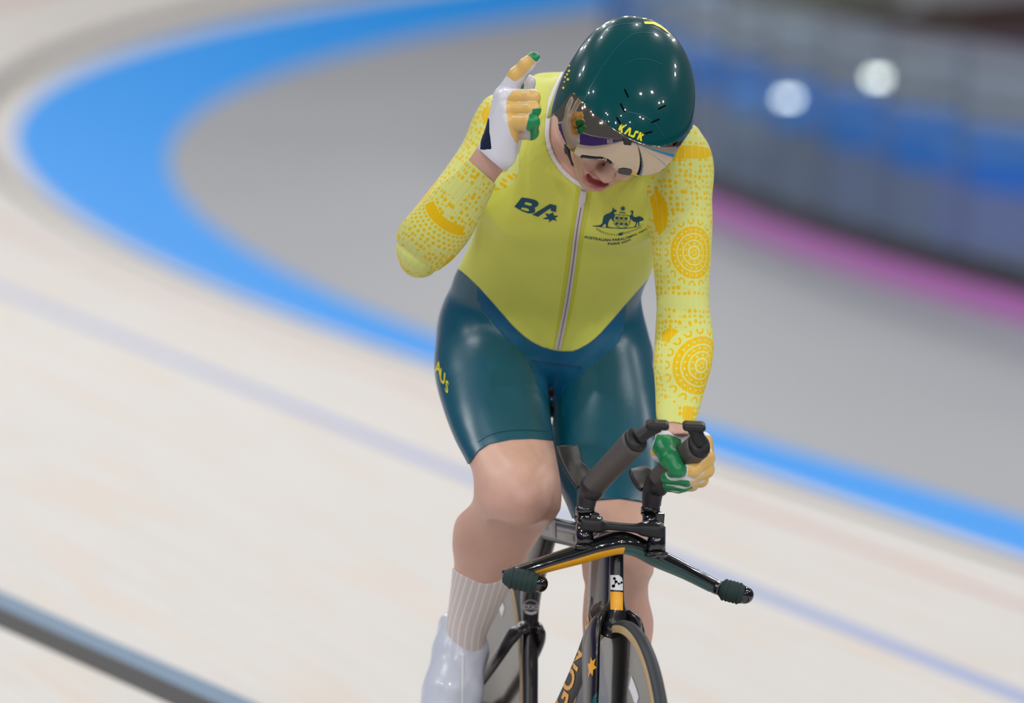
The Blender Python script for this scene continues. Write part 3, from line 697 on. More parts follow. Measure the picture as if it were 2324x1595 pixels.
lipl = [hc((-.030, .078, -.0710), (-.012, .090, -.093), .0045, .0070), hc((-.012, .090, -.093), (.012, .090, -.093), .0070, .0070), hc((.012, .090, -.093), (.030, .078, -.0710), .0070, .0045)]
mouth = he((0, .092, -.0795), (.021, .024, .0098))
nostr = [he((sx*.0065, .106, -.0525), (.0036, .006, .004)) for sx in (-1, 1)]
ears = [he((sx*.078, -.012, -.02), (.012, .022, .034)) for sx in (-1, 1)]
eyes = [he((sx*.032, .088, -.006), (.014, .012, .010)) for sx in (-1, 1)]
def head_f(P):
    d = h_base[0][0](P)
    for f, k in h_base[1:]: d = smin(d, f(P), k)
    for f in ears: d = smin(d, f(P), .01)
    for f in eyes: d = -smin(-d, f(P), .01)
    for f in lipu+lipl: d = smin(d, f(P), .006)
    d = -smin(-d, mouth(P), .004)
    for f in nostr: d = -smin(-d, f(P), .003)
    return d
head_b = boxed(head_f, HO-.19, HO+.19, .05)
def lip_d(P): return np.min([f(P) for f in lipu+lipl], axis=0)
def core_f(P):
    d = smin(torso(P), chest(P), .06); d = smin(d, chest2(P), .06); d = smin(d, trap(P), .06); d = smin(d, trap2(P), .06)
    return d
def hips_f(P): return smin(glute(P), glute2(P), .03)
def rthigh_f(P): return smin(r_thigh(P), r_knee(P), .04)
r_elbow = f_ell(W(947, 583, 9.92), (CR, CF, CU), (.029, .045, .033))
def rarm_f(P): return smin(smin(smin(r_upper(P), r_shoulder(P), .04), r_fore(P), .014), r_elbow(P), .03)
def larm_f(P): return smin(l_arm(P), l_shoulder(P), .04)
r_patella = f_ell(W(1196, 1140, 9.862), (CR, CF, CU), (.030, .022, .034))
def rleg_f(P): return smin(smin(rthigh_f(P), r_shin(P), .05), r_patella(P), .03)
def lleg_f(P): return smin(smin(l_thigh(P), l_knee(P), .04), l_shin(P), .03)
# palms inside the gloves
def bxd(f, c, r): c = np.asarray(c); return boxed(f, c-r, c+r, .04)
def body_f(P):
    d = smin(core_f(P), smin(neck(P), head_b(P), .03), .025)
    d = smin(d, hips_f(P), .05)
    legs = smin(rleg_f(P), lleg_f(P), .006)
    d = smin(d, legs, .028)
    d = smin(d, rarm_f(P), .022); d = smin(d, larm_f(P), .022)
    return d
lo = np.min([W(880, 100, 9.6), W(880, 1900, 9.6), W(880, 1900, 10.6)], axis=0); hi = np.max([W(1660, 60, 10.6), W(1660, 60, 9.5)], axis=0)
lo = np.array([W(885, 0, 10)[0], 9.35, W(0, 1830, 10.1)[2]]); hi = np.array([W(1650, 0, 10)[0], 10.75, W(0, 90, 10.0)[2]])
FB = Field(body_f, lo, hi, BODY_H)
M_skin = Mat('skin', srgb(205, 160, 135), .42, sss=.15, spec=.4)
a = M_skin.attr('lip'); nz = M_skin.noise(M_skin.obj(), 16, 4, .6); nz2 = M_skin.noise(M_skin.obj(), 220, 2)
c = M_skin.mix(nz*.9, srgb(226, 186, 168), srgb(200, 152, 134)); c = M_skin.mix(Ex(M_skin.nt, a.outputs['Fac']), c, srgb(176, 92, 90)); M_skin.color(c); M_skin.bump(nz2, .12, .0006)
V, F = FB.mesh(0.0)
base_pt = B(-.55, 0, 0)
lipw = np.zeros(len(V)); nr = np.linalg.norm(V-HO, axis=1) < .2; lipw[nr] = np.clip(1-lip_d(V[nr])/.0025, 0, 1)*(np.abs((V[nr]-HO)@HX) < .036)
person = mk('person', V, F, M_skin, None, origin=base_pt, attrs={'lip': lipw})
tag(person, 'cyclist in yellow and teal skinsuit and teal helmet pointing upwards while riding', 'person')
BODY_TREE = bvh_of(V, F)

# ---- skinsuit: a second skin 3 mm out, cut along its seams
Vs, Fs = FB.mesh(.003); Ns = FB.G
px, py, dp = proj(Vs); MPP = dp/FPX
front = (Ns@CF) < .25
s_core = np.minimum(core_f(Vs), hips_f(Vs)); s_ra = rarm_f(Vs); s_la = larm_f(Vs); s_rl = rleg_f(Vs); s_ll = lleg_f(Vs); s_hd = np.minimum(neck(Vs), head_b(Vs))
def sstep(x, a, b): t = np.clip((x-a)/(b-a), 0, 1); return t*t*(3-2*t)
xr = np.interp(py, [150, 200, 300, 380, 415, 430, 450], [1160, 1166, 1178, 1181, 1168, 1150, 1128])
w_ = sstep(py, 420, 450); gR = (1-w_)*np.clip((xr-px)*MPP, -.05, .05)+w_*np.clip(np.minimum(s_core, s_rl)-s_ra, -.05, .05)
isf = (dp < 9.885) & (px > 1030)
gRc = np.where(isf & (s_ra < .02), -((px-1090)*.65+(py-388)*-.76)*MPP, .05)
xl = np.interp(py, [230, 285, 345, 385, 430, 470, 520], [1560, 1528, 1516, 1488, 1467, 1474, 1482])
w_ = sstep(py, 480, 520); gL = (1-w_)*np.clip((px-xl)*MPP, -.05, .05)+w_*np.clip(np.minimum(np.minimum(s_core, s_ll), s_rl)-s_la, -.05, .05)
gLc = np.where(s_la < .02, (957+np.maximum(px-1530, 0)*.18-py)*MPP, .05)
vc = np.array([(1000, 585), (1045, 614), (1085, 650), (1130, 700), (1170, 745), (1210, 777), (1250, 793), (1285, 797), (1310, 793), (1350, 768), (1390, 725), (1420, 690), (1445, 662), (1500, 600)], float)
vd = catmull(vc, 6); gV = np.clip((np.interp(px, vd[:, 0], vd[:, 1])-py)*MPP, -.05, .05)
OPEN = curve2([(1290, 150), (1256, 215), (1247, 262), (1245, 310), (1256, 350), (1276, 382), (1300, 405), (1330, 424)])
OPEN = np.vstack([OPEN, [(1420, 400), (1500, 330), (1500, 150)]])
op = polysdf(px, py, OPEN)*MPP; op = np.where((Ns@CF) < .45, op, -.05); op = np.maximum(op, s_core-s_hd+.004)
PAN = np.vstack([curve2([(1084, 640), (1089, 690), (1110, 722), (1150, 766), (1186, 802), (1210, 836), (1224, 870), (1238, 896), (1252, 915)], 6), curve2([(1262, 915), (1290, 872), (1330, 842), (1362, 814), (1400, 780), (1414, 742), (1421, 680)], 6)])
gP = np.where(front & (py > 600), polysdf(px, py, PAN)*MPP, -.05)
hemR = np.interp(px, [1055, 1068, 1085, 1110, 1160, 1210, 1255, 1280], [1062, 1045, 1022, 1006, 996, 994, 998, 1003])
hemL = np.interp(px, [1280, 1305, 1320, 1350, 1407, 1459, 1500], [1188, 1173, 1155, 1134, 1130, 1138, 1149])
isR = s_rl < s_ll
gH = np.where(isR, (hemR-py)*MPP, (hemL-py)*MPP)
# materials
M_jer = Mat('yellow_lycra', srgb(218, 222, 98), .55, spec=.25, Sheen_Weight=.15)
nz = M_jer.noise(M_jer.obj(), 900, 2); M_jer.bump(nz, .12, .0004)
M_teal_l = Mat('teal_lycra', srgb(0, 82, 104), .33, spec=.6); nz = M_teal_l.noise(M_teal_l.obj(), 9, 3); M_teal_l.bump(nz, .25, .006)
M_blue_l = Mat('blue_lycra', srgb(6, 88, 128), .5, spec=.3)
M_wht = Mat('white_trim', srgb(232, 228, 230), .6); M_navy = Mat('teal_print', srgb(4, 72, 98), .5); M_yel = Mat('yellow_print', srgb(240, 225, 20), .45)
def piece(name, g, mat, th=.0022, par=None, uv=None, src=None):
    Vq, Fq = (Vs, Fs) if src is None else src
    V, F, ex = clip(Vq, Fq, g, {'uv': uv} if uv is not None else None)
    o = mk(name, V, F, mat, par or person, uv=ex.get('uv')); solid(o, th); return o, (V, F)
nohd = np.clip(s_hd-np.minimum(np.minimum(s_la, s_ra), s_core)-.002, -.05, .05)
MNR, MNL = np.minimum(np.minimum(gR, gRc), nohd), np.minimum(np.minimum(gL, gLc), nohd)
notarm = np.minimum(-gR, -gL)
jersey, JM = piece('jersey_front', np.minimum(np.minimum(gV, notarm), -op-.006), M_jer)
collar, _ = piece('collar', np.minimum(np.minimum(np.minimum(gV, notarm), -op+.0015), op+.0065), M_wht, .0045)
shorts, SM = piece('shorts', np.minimum(np.minimum(np.minimum(-gV, gH), notarm), np.minimum(-gP, .05)), M_teal_l)
panel, PM = piece('groin_panel', np.minimum(np.minimum(np.minimum(-gV, gH), notarm), gP), M_blue_l)

# patterned sleeves ---------------------------------------------------------------------
def sleeve_mat(name, rings, arcs, patches, plain, groove):
    m = Mat(name, rough=.55, spec=.25); u, v = m.uv()
    vo = m.n('ShaderNodeTexVoronoi'); vo.inputs['Scale'].default_value = 1.0; vo.inputs['Randomness'].default_value = .42; m.link(m.vec(u/.0086, v/.0098), vo.inputs['Vector'])
    ms = m.noise(m.vec(u*14, v*14), 1.0, 2); dots = (Ex(m.nt, vo.outputs['Distance']) < (ms*.30+.22))
    for (pu, pv, au, av) in plain:
        r = ((u-pu)/au)*((u-pu)/au)+((v-pv)/av)*((v-pv)/av); dots = dots*(r > 1.0)
    for (cu, cv, r0, r1, a0, a1) in arcs:
        du, dv = u-cu, v-cv; r = (du*du+dv*dv).sqrt(); an = dv.m('ARCTAN2', du)
        # dot rows follow the arc
        row = ((r-r1)/.0085).fract()-.5; col = ((an*r1/.008)+((r-r1)/.0085).m('FLOOR')*.5).fract()-.5
        dd = ((row*row+col*col).sqrt() < .30); reg = (r > r1)*(r < r1+.034)*(an > a0-.2)*(an < a1+.2)
        dots = dots*(1.0-reg)+dd*reg
        hit = (r > r0)*(r < r1)*(an > a0)*(an < a1); dots = dots.max(hit)
    for (pu, pv, au, av) in patches:
        r = ((u-pu)/au)*((u-pu)/au)+((v-pv)/av)*((v-pv)/av); dots = dots.max(r < 1.0)
    for (cu, cv, au, av) in rings:
        du, dv = (u-cu)/au, (v-cv)/av; r = (du*du+dv*dv).sqrt(); an = dv.m('ARCTAN2', du)
        N_ = 17; k = (an*(N_/6.2832)).fract()-.5; x = k*(6.2832*1.22/N_); y = r-1.22; ann = (((x*x+y*y).sqrt()-.115).abs() < .036)*(y < .05)
        zone = r < 1.42; dots = dots*(1.0-zone)+ann*zone*(r > 1.05)
        ink = (r < 1.0)*((r-.24).abs() > .045)*((r-.47).abs() > .03)*((r-.72).abs() > .03)
        N2 = 22; k2 = (an*(N2/6.2832)).fract()-.5
        for rr, n2 in ((.60, 16), (.86, 24), (.36, 10), (.10, 5)):
            kk = (an*(n2/6.2832)).fract()-.5; xx = kk*(6.2832*rr/n2); yy = r-rr; ink = ink*((xx*xx+yy*yy).sqrt() > .038)
        dots = dots*(r > 1.0)+ink*(r < 1.0)
    rib = (((u/.0112).fract()-.5).abs() > .455)
    c = m.mix(dots, srgb(222, 228, 134), srgb(240, 196, 2)); c = m.mix(rib*(.22 if groove else .45), c, srgb(170, 165, 50) if groove else srgb(240, 236, 120)); m.color(c)
    m.bump(((u/.0112).fract()-.5).abs().m('SMOOTH_MAX', .40, .05)*-1.0, .35, .0015)
    return m
def uv_on(f, x, y):
    h = BODY_TREE.ray_cast(Vector(CAM), Vector(ray(x, y)).normalized()); P = (np.array(h[0]) if h[0] is not None else W(x, y, 9.86))[None]; a, b = f(P, True); return float(a[0]), float(b[0])
PXM = 10/FPX
uL = np.stack(l_arm(Vs, True), 1)
rA = uv_on(l_arm, 1574, 573); rB = uv_on(l_arm, 1590, 829); pA = uv_on(l_arm, 1503, 488); pB = uv_on(l_arm, 1524, 762); pC = uv_on(l_arm, 1560, 345); q1 = uv_on(l_arm, 1555, 684); q2 = uv_on(l_arm, 1512, 935); q3 = uv_on(l_arm, 1560, 938)
M_slL = sleeve_mat('patterned_sleeve', [(rA[0], rA[1], .040, .046), (rB[0], rB[1], .050, .050)], [], [(pA[0]-.004, pA[1]-.004, .017, .036), (pB[0], pB[1], .018, .013), (pC[0], pC[1]-.0, .05, .012), (q3[0], q3[1], .010, .016)], [(q1[0], q1[1], .06, .011), (q2[0], q2[1], .022, .020)], False)
sleeveL, SLM = piece('sleeve', MNL, M_slL, uv=uL)
uf = np.stack(r_fore(Vs, True), 1); uu = np.stack(r_upper(Vs, True), 1); isfore = (r_fore(Vs) < r_upper(Vs)) & (dp < 9.93)
arc = uv_on(r_fore, 1068, 420); pt = uv_on(r_fore, 1020, 592); pl = uv_on(r_fore, 935, 590); pl2 = uv_on(r_fore, 1040, 430)
def dsdx(f, x, y):
    return uv_on(f, x, y)
ac = uv_on(r_fore, 975, 463); ae = uv_on(r_fore, 1050, 522); am = uv_on(r_fore, 1008, 503)
cxy = np.array(uv_on(r_fore, 1062, 428)); ang = [math.atan2(q[1]-cxy[1], q[0]-cxy[0]) for q in (ac, am, ae)]; rr_ = np.mean([np.hypot(*(np.array(q)-cxy)) for q in (ac, am, ae)])
M_slRf = sleeve_mat('patterned_sleeve_forearm', [], [(cxy[0], cxy[1], rr_-.009, rr_+.009, min(ang), max(ang))], [(pt[0], pt[1], .012, .014)], [(pl[0], pl[1], .03, .018), (pl2[0], pl2[1], .02, .016)], True)
q4 = uv_on(r_upper, 990, 420); q5 = uv_on(r_upper, 1110, 262)
M_slRu = sleeve_mat('patterned_sleeve_upper', [], [(q4[0]-.03, q4[1]+.02, .030, .038, -1.2, 1.0)], [(q5[0], q5[1], .016, .014)], [], False)
gfo = np.where(isfore, .01, -.01)
gsplit = np.clip(r_upper(Vs)-r_fore(Vs), -.05, .05)
sleeveR, SRM = piece('sleeve', np.minimum(MNR, gsplit), M_slRf, uv=uf)
sleeveR2, SRM2 = piece('upper_sleeve', np.minimum(MNR, -gsplit), M_slRu, uv=uu)

# socks
sk = np.array([(1000, 1262), (1022, 1283), (1037, 1299), (1062, 1313), (1098, 1326), (1130, 1321), (1160, 1303), (1180, 1288)], float); skd = catmull(sk, 6)
M_sock = Mat('ribbed_white_sock', rough=.8, sss=.05); uxs = np.stack(r_shin(Vs, True), 1); u, v = M_sock.uv()
rb = (((u/.0125).fract()-.5).abs() > .40); M_sock.color(M_sock.mix(rb, srgb(216, 205, 200), srgb(240, 236, 234))); M_sock.bump(rb, .3, .001)
gS = np.minimum((py-np.interp(px, skd[:, 0], skd[:, 1]))*MPP, np.clip(s_ll-s_rl, -.05, .05)); gS = np.where((s_rl < .02) & (py > 1200), gS, -.05)
piece('sock', gS, M_sock, uv=uxs)
gS2 = np.where((s_ll < .02) & (py > 1400) & ~isR, (py-1580)*MPP, -.05); piece('sock', gS2, M_sock, uv=np.stack(l_shin(Vs, True), 1))

# overshoes
M_shoe = Mat('white_overshoe', srgb(205, 212, 226), .28, coat=.25)
nz = M_shoe.noise(M_shoe.obj(), 14, 3, .55); M_shoe.bump(nz, .5, .006)
def shoe(cones, lo, hi, name='shoe_cover'):
    fs = [f_cone(W(*a[:3]), W(*b[:3]), a[3], b[3]) for a, b in cones]
    def f(P):
        d = fs[0](P)
        for g in fs[1:]: d = smin(d, g(P), .035)
        return d
    q = np.array([W(*c[:3]) for ab in cones for c in ab]); fd = Field(f, q.min(0)-.07, q.max(0)+.07, .004); V, F = fd.mesh(); return mk(name, V, F, M_shoe, person), (V, F)
sh, SHM = shoe([((1048, 1430, 10.25, .037), (1046, 1470, 10.25, .042)), ((1028, 1420, 10.31, .027), (1020, 1520, 10.30, .034)), ((1044, 1485, 10.245, .045), (1027, 1570, 10.225, .047)), ((1027, 1570, 10.225, .047), (1010, 1650, 10.21, .042)), ((1010, 1650, 10.21, .042), (1000, 1670, 10.18, .034))], 0, 0)
shoe([((1398, 1760, 10.03, .042), (1398, 1810, 10.03, .045)), ((1398, 1800, 10.08, .034), (1394, 1850, 10.10, .034)), ((1398, 1825, 10.05, .043), (1392, 1862, 10.00, .040)), ((1392, 1862, 10.00, .040), (1394, 1890, 9.92, .032))], 0, 0)
# seam up the front of the overshoe
T_sh = bvh_of(*SHM); V2, F2 = tri2d([[(1048, 1480), (1052, 1480), (1050, 1600), (1046, 1600)]], 12); print_on('seam', V2, F2, lambda v: v, T_sh, M_white, sh, .0012)

# ---- gloves
GT, GG, GW, GN = (np.array(srgb(*c)[:3]) for c in ((232, 190, 110), (24, 138, 82), (226, 226, 234), (12, 28, 58)))
M_glove = Mat('glove_fabric', rough=.34, spec=.5); c = tuple(GW)+(1,)
for k_, q_ in (('w1', GT), ('w2', GG), ('w3', GN), ('w4', np.array(srgb(196, 180, 170)[:3]))):
    a = Ex(M_glove.nt, M_glove.attr(k_).outputs['Fac']); n_ = M_glove.n('ShaderNodeMapRange'); n_.inputs[1].default_value = .42; n_.inputs[2].default_value = .58; M_glove.link(a, n_.inputs[0]); c = M_glove.mix(n_.outputs[0], c, tuple(q_)+(1,))
M_glove.color(c); nz = M_glove.noise(M_glove.obj(), 55, 3); M_glove.bump(nz, .25, .003)
def glove(chains, k, colour, h=.0019, name='glove', cut=None):
    fs = []; allp = []
    for ch in chains:
        P = [W(*c[:3]) for c in ch]; allp += P; fs.append([f_cone(P[i], P[i+1], ch[i][3], ch[i+1][3]) for i in range(len(P)-1)])
    def f(Q):
        d = None
        for ch, kk in zip(fs, k):
            e = ch[0](Q)
            for g in ch[1:]: e = smin(e, g(Q), .006)
            d = e if d is None else smin(d, e, kk)
        return d
    q = np.array(allp); fd = Field(f, q.min(0)-.04, q.max(0)+.04, h); V, F = fd.mesh(); X, Y, D = proj(V)
    dst = np.stack([np.min([g(V) for g in ch], axis=0) for ch in fs]); which = np.argmin(dst, axis=0)
    C_ = colour(X, Y, D, which, V, dst); cls = np.stack([np.all(np.abs(C_-q) < 1e-4, axis=1) for q in (GT, GG, GN, np.array(srgb(196, 180, 170)[:3]))], 1).astype(float)
    E_ = np.vstack([F[:, [0, 1]], F[:, [1, 2]], F[:, [2, 3]], F[:, [3, 0]]]); dg = np.bincount(E_.ravel(), minlength=len(V))[:, None]+1e-9
    for _ in range(5):
        a = np.zeros_like(cls); np.add.at(a, E_[:, 0], cls[E_[:, 1]]); np.add.at(a, E_[:, 1], cls[E_[:, 0]]); cls = .4*cls+.6*a/dg
    colr = cls
    if cut is not None: V, F, ex = clip(V, F, cut(X, Y)*D/FPX, {'col': colr}); colr = ex['col']
    o = mk(name, V, F, M_glove, person, attrs={'w%d' % (i+1): colr[:, i] for i in range(4)})
    if cut is not None: solid(o, .002, 1)
    return o, (V, F)
palmR = [[(1112, 372, 9.748, .0290), (1131, 338, 9.740, .0295)], [(1128, 345, 9.735, .027), (1143, 224, 9.732, .0165)], [(1130, 345, 9.728, .026), (1150, 228, 9.712, .0165)], [(1134, 348, 9.718, .024), (1157, 254, 9.698, .0155)], [(1138, 350, 9.712, .022), (1162, 282, 9.688, .0148)], [(1140, 340, 9.75, .022), (1165, 250, 9.745, .016)]]
fingR = [[(1147, 216, 9.732, .0158), (1174, 171, 9.716, .0128), (1196, 148, 9.706, .0112), (1211, 133, 9.70, .0095)],
         [(1152, 222, 9.712, .0150), (1207, 222, 9.676, .0118), (1206, 240, 9.70, .0112), (1176, 250, 9.722, .0105)],
         [(1158, 249, 9.700, .0145), (1209, 249, 9.666, .0112), (1203, 262, 9.692, .0108), (1176, 268, 9.715, .010)],
         [(1163, 278, 9.690, .0140), (1206, 277, 9.656, .0115), (1205, 300, 9.680, .0105), (1180, 302, 9.70, .0098)],
         [(1152, 330, 9.752, .020), (1172, 270, 9.772, .0165), (1188, 220, 9.765, .0135), (1198, 187, 9.755, .0118)]]
def seamd(d, n):
    q = np.sort(d[n:n+4], axis=0); return (q[1]-q[0])
def colR(X, Y, D, w, V, dst):
    C = np.tile(GW, (len(X), 1)); nidx = len(palmR)
    xb = np.interp(Y, [205, 225, 260, 300, 330], [1166, 1151, 1150, 1158, 1170])
    tan = (X > xb) & (Y > 207) & (Y < 322) & (D < 9.74) & (w != nidx) & (w != nidx+4); C[tan] = GT
    C[tan & (seamd(dst, nidx) < .0030) & (X > 1174)] = GW
    gr = ((w == nidx+2) & (X > 1209) & (Y > 246)) | ((w == nidx+3) & (X > 1196+(285-Y)*.25)); C[gr & (Y > 244)] = GG
    inner = (w == nidx+3) & (Y > 294) & (X < 1204); C[inner] = np.array(srgb(196, 180, 170)[:3])
    # index: tan along its back edge, green tip
    ix = w == nidx; t = ((X-1150)*.64+(212-Y)*.77); off = (X-1150)*.77-(212-Y)*.64
    C[ix & (t > 32) & (off < np.interp(t, [32, 50, 110], [-4, 2, 4]))] = GT; C[ix & (t > 98) & (off < 5)] = GG
    nv = (X < 1119-(300-Y)*.05) & (Y > 255) & (Y < 340) & (X < np.interp(Y, [255, 297, 340], [1113, 1113, 1118])) & (Y > np.interp(X, [1092, 1097, 1118], [300, 296, 330])-50) & (w > 0); C[nv] = GN
    th = (w == nidx+4) & (X < 1190) & (Y < 205); C[th] = GG
    return C
gloveR, GRM = glove(palmR+fingR, [.01]*6+[.008, .0035, .0035, .0035, .006], colR, cut=lambda X, Y: (X-1107)*.65-(Y-355)*.76)
solidc = None
DL = proj(S2+(E2-S2)*.55)[2]
palmL = [[(1520, 997, DL+.052, .0245), (1550, 999, DL+.052, .0245)], [(1537, 998, DL+.048, .0265), (1536, 1004, DL+.045, .027)], [(1530, 990, DL+.040, .026), (1594, 1004, DL+.038, .018)], [(1532, 1000, DL+.045, .025), (1598, 1030, DL+.040, .017)], [(1530, 1010, DL+.045, .023), (1594, 1052, DL+.040, .016)], [(1518, 1000, DL+.03, .022), (1500, 1026, DL+.018, .018)]]
fingL = [[(1594, 1003, DL+.030, .0165), (1603, 1040, DL-.008, .0138), (1572, 1068, DL-.034, .0125), (1528, 1072, DL-.026, .0112)],
         [(1598, 1026, DL+.030, .0160), (1602, 1066, DL-.002, .0135), (1560, 1087, DL-.026, .0122), (1514, 1084, DL-.014, .0110)],
         [(1594, 1050, DL+.030, .0150), (1590, 1088, DL+.005, .0125), (1550, 1100, DL-.012, .0115), (1518, 1099, DL+.002, .0105)],
         [(1590, 1066, DL+.035, .0140), (1570, 1098, DL+.018, .0115), (1540, 1104, DL+.008, .0105), (1518, 1104, DL+.02, .0095)],
         [(1515, 1000, DL+.018, .0195), (1506, 1013, DL-.012, .0182), (1520, 1040, DL-.034, .0170), (1538, 1066, DL-.044, .0138)]]
def colL(X, Y, D, w, V, dst):
    C = np.tile(GW, (len(X), 1)); n = len(palmL)
    C[(X > 1562) & (Y > 988) & (w != n+4)] = GT
    for i, yc in ((0, 1072), (1, 1086), (2, 1100), (3, 1106)):
        k = w == n+i; g = k & (X < np.interp(i, [0, 1, 2, 3], [1556, 1566, 1572, 1560])); C[g] = GG
        pass
    C[(w >= n) & (w < n+4) & (seamd(dst, n) < .0030) & (X < 1600)] = GW
    k = (w == n+4); g = k & ((X-1500)+(Y-1000)*.35 > -14) & (Y > 986+np.maximum(X-1520, 0)*.4); C[g] = GG
    C[(w == 5) & (Y > 1008) & (Y < 1034)] = GT
    return C
gloveL, GLM = glove(palmL+fingL, [.012]*6+[.006, .0035, .0035, .0035, .006], colL)

# ---- helmet: shell and mirror visor from one egg-shaped surface in the head's frame
HHO = W(1423, 272, 9.80); HCN = np.array([-.0062, -.0121, .002])
def helm_f(P):
    q = (P-HHO)@HM.T-HCN
    rx = .1189; ry = np.where(q[:, 1] > 0, .1474, .200); rz = np.where(q[:, 2] > 0, .100, .200)
    r = np.stack([np.full(len(q), rx), ry, rz], 1); k0 = (np.abs(q/r)**2.15).sum(1)**(1/2.15); k1 = np.linalg.norm(q/r**2, axis=1)+1e-9
    return k0*(k0-1)/k1
FHm = Field(helm_f, HHO-.26, HHO+.26, .0019); Vh, Fh = FHm.mesh(); Nh = FHm.G; hx, hy, hd = proj(Vh); hm = hd/FPX; hq = (Vh-HO)@HM.T
ysh = catmull(np.array([(1180, 300), (1250, 262), (1276, 236), (1296, 211), (1310, 217), (1325, 233), (1345, 254), (1370, 274), (1400, 296), (1430, 314), (1460, 326), (1490, 331), (1515, 328), (1540, 318), (1560, 302), (1600, 262)], float), 5)
yvb = catmull(np.array([(1180, 240), (1258, 262), (1268, 293), (1288, 333), (1315, 356), (1340, 363), (1367, 363), (1385, 371), (1395, 383), (1404, 393), (1420, 397), (1450, 399), (1475, 397), (1500, 387), (1525, 362), (1548, 325), (1600, 250)], float), 5)
ysh = ysh[(ysh[:, 0] > 1225) & (ysh[:, 0] < 1592)]; yvb = yvb[(yvb[:, 0] > 1225) & (yvb[:, 0] < 1592)]
gsh = polysdf(hx, hy, np.vstack([ysh, [(1700, 200), (1700, -200), (1100, -200), (1100, 260)]]))*hm
gvb = polysdf(hx, hy, np.vstack([yvb, [(1700, 200), (1700, -200), (1100, -200), (1100, 240)]]))*hm
M_hel = Mat('teal_gloss_shell', srgb(0, 72, 76), .25, coat=.85, spec=.05); M_vis = Mat('mirror_visor', srgb(196, 180, 160), .05, metal=1.0)
V, F, _ = clip(Vh, Fh, np.minimum(gsh, hq[:, 2]+.10)); helmet = solid(mk('helmet', V, F, M_hel, person), .004); HT = bvh_of(V, F)
V, F, _ = clip(Vh, Fh, np.minimum(np.minimum(-gsh-.0004, gvb), hq[:, 1]+.015)); visor = solid(mk('visor', V-0*V, F, M_vis, helmet), .0025); VT = bvh_of(V, F)

# ------------------------------------------------------------------ prints and small fittings
def ccrop(ox, oy, k): return lambda v: np.asarray(v, float)/k+np.array([ox, oy])
K1, K3, K4 = ccrop(1200, 0, 3.544), ccrop(1220, 250, 5.909), ccrop(1150, 420, 6.116)
JT = bvh_of(*JM); ST = bvh_of(*SM)
def pr(name, polys, K, tree, mat, par, ml=8, off=.0009, px_ml=None):
    V2, F2 = tri2d(polys, ml); return print_on(name, V2, F2, K, tree, mat, par, off)
def stroke(pts, w, n=1):
    """closed outline of a thick line; w scalar or per point"""
    P = catmull(pts, n) if n > 1 else np.asarray(pts, float); T = np.gradient(P, axis=0); T /= np.linalg.norm(T, axis=1)[:, None]; N = np.stack([-T[:, 1], T[:, 0]], 1)
    w = np.interp(np.linspace(0, 1, len(P)), np.linspace(0, 1, len(np.atleast_1d(w))), np.atleast_1d(w))[:, None]/2
    return np.vstack([P+N*w, (P-N*w)[::-1]])
def star(c, r, n=7, q=.45, a0=-math.pi/2):
    return [(c[0]+(r if i % 2 == 0 else r*q)*math.cos(a0+math.pi*i/n), c[1]+(r if i % 2 == 0 else r*q)*math.sin(a0+math.pi*i/n)) for i in range(2*n)]
idp = lambda v: v
# chest lettering
B_out = [(210, 170), (300, 184), (375, 200), (425, 222), (443, 255), (428, 292), (385, 312), (397, 335), (392, 368), (360, 390), (300, 390), (220, 362), (108, 298)]
B_h1 = [(262, 232), (330, 248), (354, 262), (348, 282), (322, 288), (240, 265)]; B_h2 = [(215, 304), (290, 322), (315, 340), (305, 360), (280, 362), (194, 334)]
pr('letter', [B_out, B_h1, B_h2], K4, JT, M_navy, jersey, 30)
pr('letter', [[(355, 410), (600, 262), (692, 282), (684, 374), (606, 352), (616, 322), (590, 330), (436, 437)]], K4, JT, M_navy, jersey, 30)
pr('star_print', [[(530, 390), (592, 404), (643, 374), (655, 422), (720, 426), (668, 455), (700, 497), (640, 478), (580, 516), (596, 474), (495, 466), (566, 440)]], K4, JT, M_navy, jersey, 30)
# crest: kangaroo, emu, shield, star, wreath, lettering
kanga = [(1195, 562), (1250, 560), (1300, 552), (1325, 530), (1335, 480), (1345, 430), (1375, 405), (1420, 390), (1455, 365), (1468, 345), (1470, 308), (1482, 318), (1490, 335), (1515, 340), (1530, 362), (1512, 372), (1495, 372), (1490, 400), (1502, 432), (1485, 440), (1478, 462), (1480, 492), (1465, 490), (1455, 462), (1440, 468), (1425, 485), (1410, 520), (1402, 572), (1430, 582), (1480, 588), (1480, 594), (1376, 586), (1378, 540), (1360, 535), (1335, 560), (1320, 582), (1260, 574), (1195, 571)]
emu = [(1712, 365), (1735, 350), (1755, 355), (1756, 380), (1749, 410), (1757, 435), (1785, 447), (1830, 432), (1870, 440), (1900, 465), (1902, 485), (1875, 493), (1850, 498), (1836, 512), (1842, 545), (1832, 564), (1823, 545), (1823, 512), (1812, 515), (1802, 545), (1782, 580), (1770, 575), (1790, 540), (1795, 512), (1765, 505), (1735, 480), (1710, 450), (1704, 425), (1724, 415), (1735, 390), (1732, 375)]
pr('crest_kangaroo', [kanga], K4, JT, M_navy, jersey, 30); pr('crest_emu', [emu], K4, JT, M_navy, jersey, 30)
sh_o = catmull([(1498, 402), (1600, 410), (1712, 424), (1716, 490), (1692, 556), (1640, 592), (1575, 594), (1512, 562), (1482, 508), (1484, 450), (1498, 402)], 3)[:-1]
cs = sh_o.mean(0); pr('crest_shield', [sh_o, cs+(sh_o-cs)*.93], K4, JT, M_navy, jersey, 30)
for i in range(3):
    for j in range(2):
        c0 = cs+np.array([(i-1)*64, (j-.5)*76-6+i*4]); pr('crest_shield', [star(c0, 27, 5+(i+j) % 3, .62)], K4, JT, M_navy, jersey, 30)
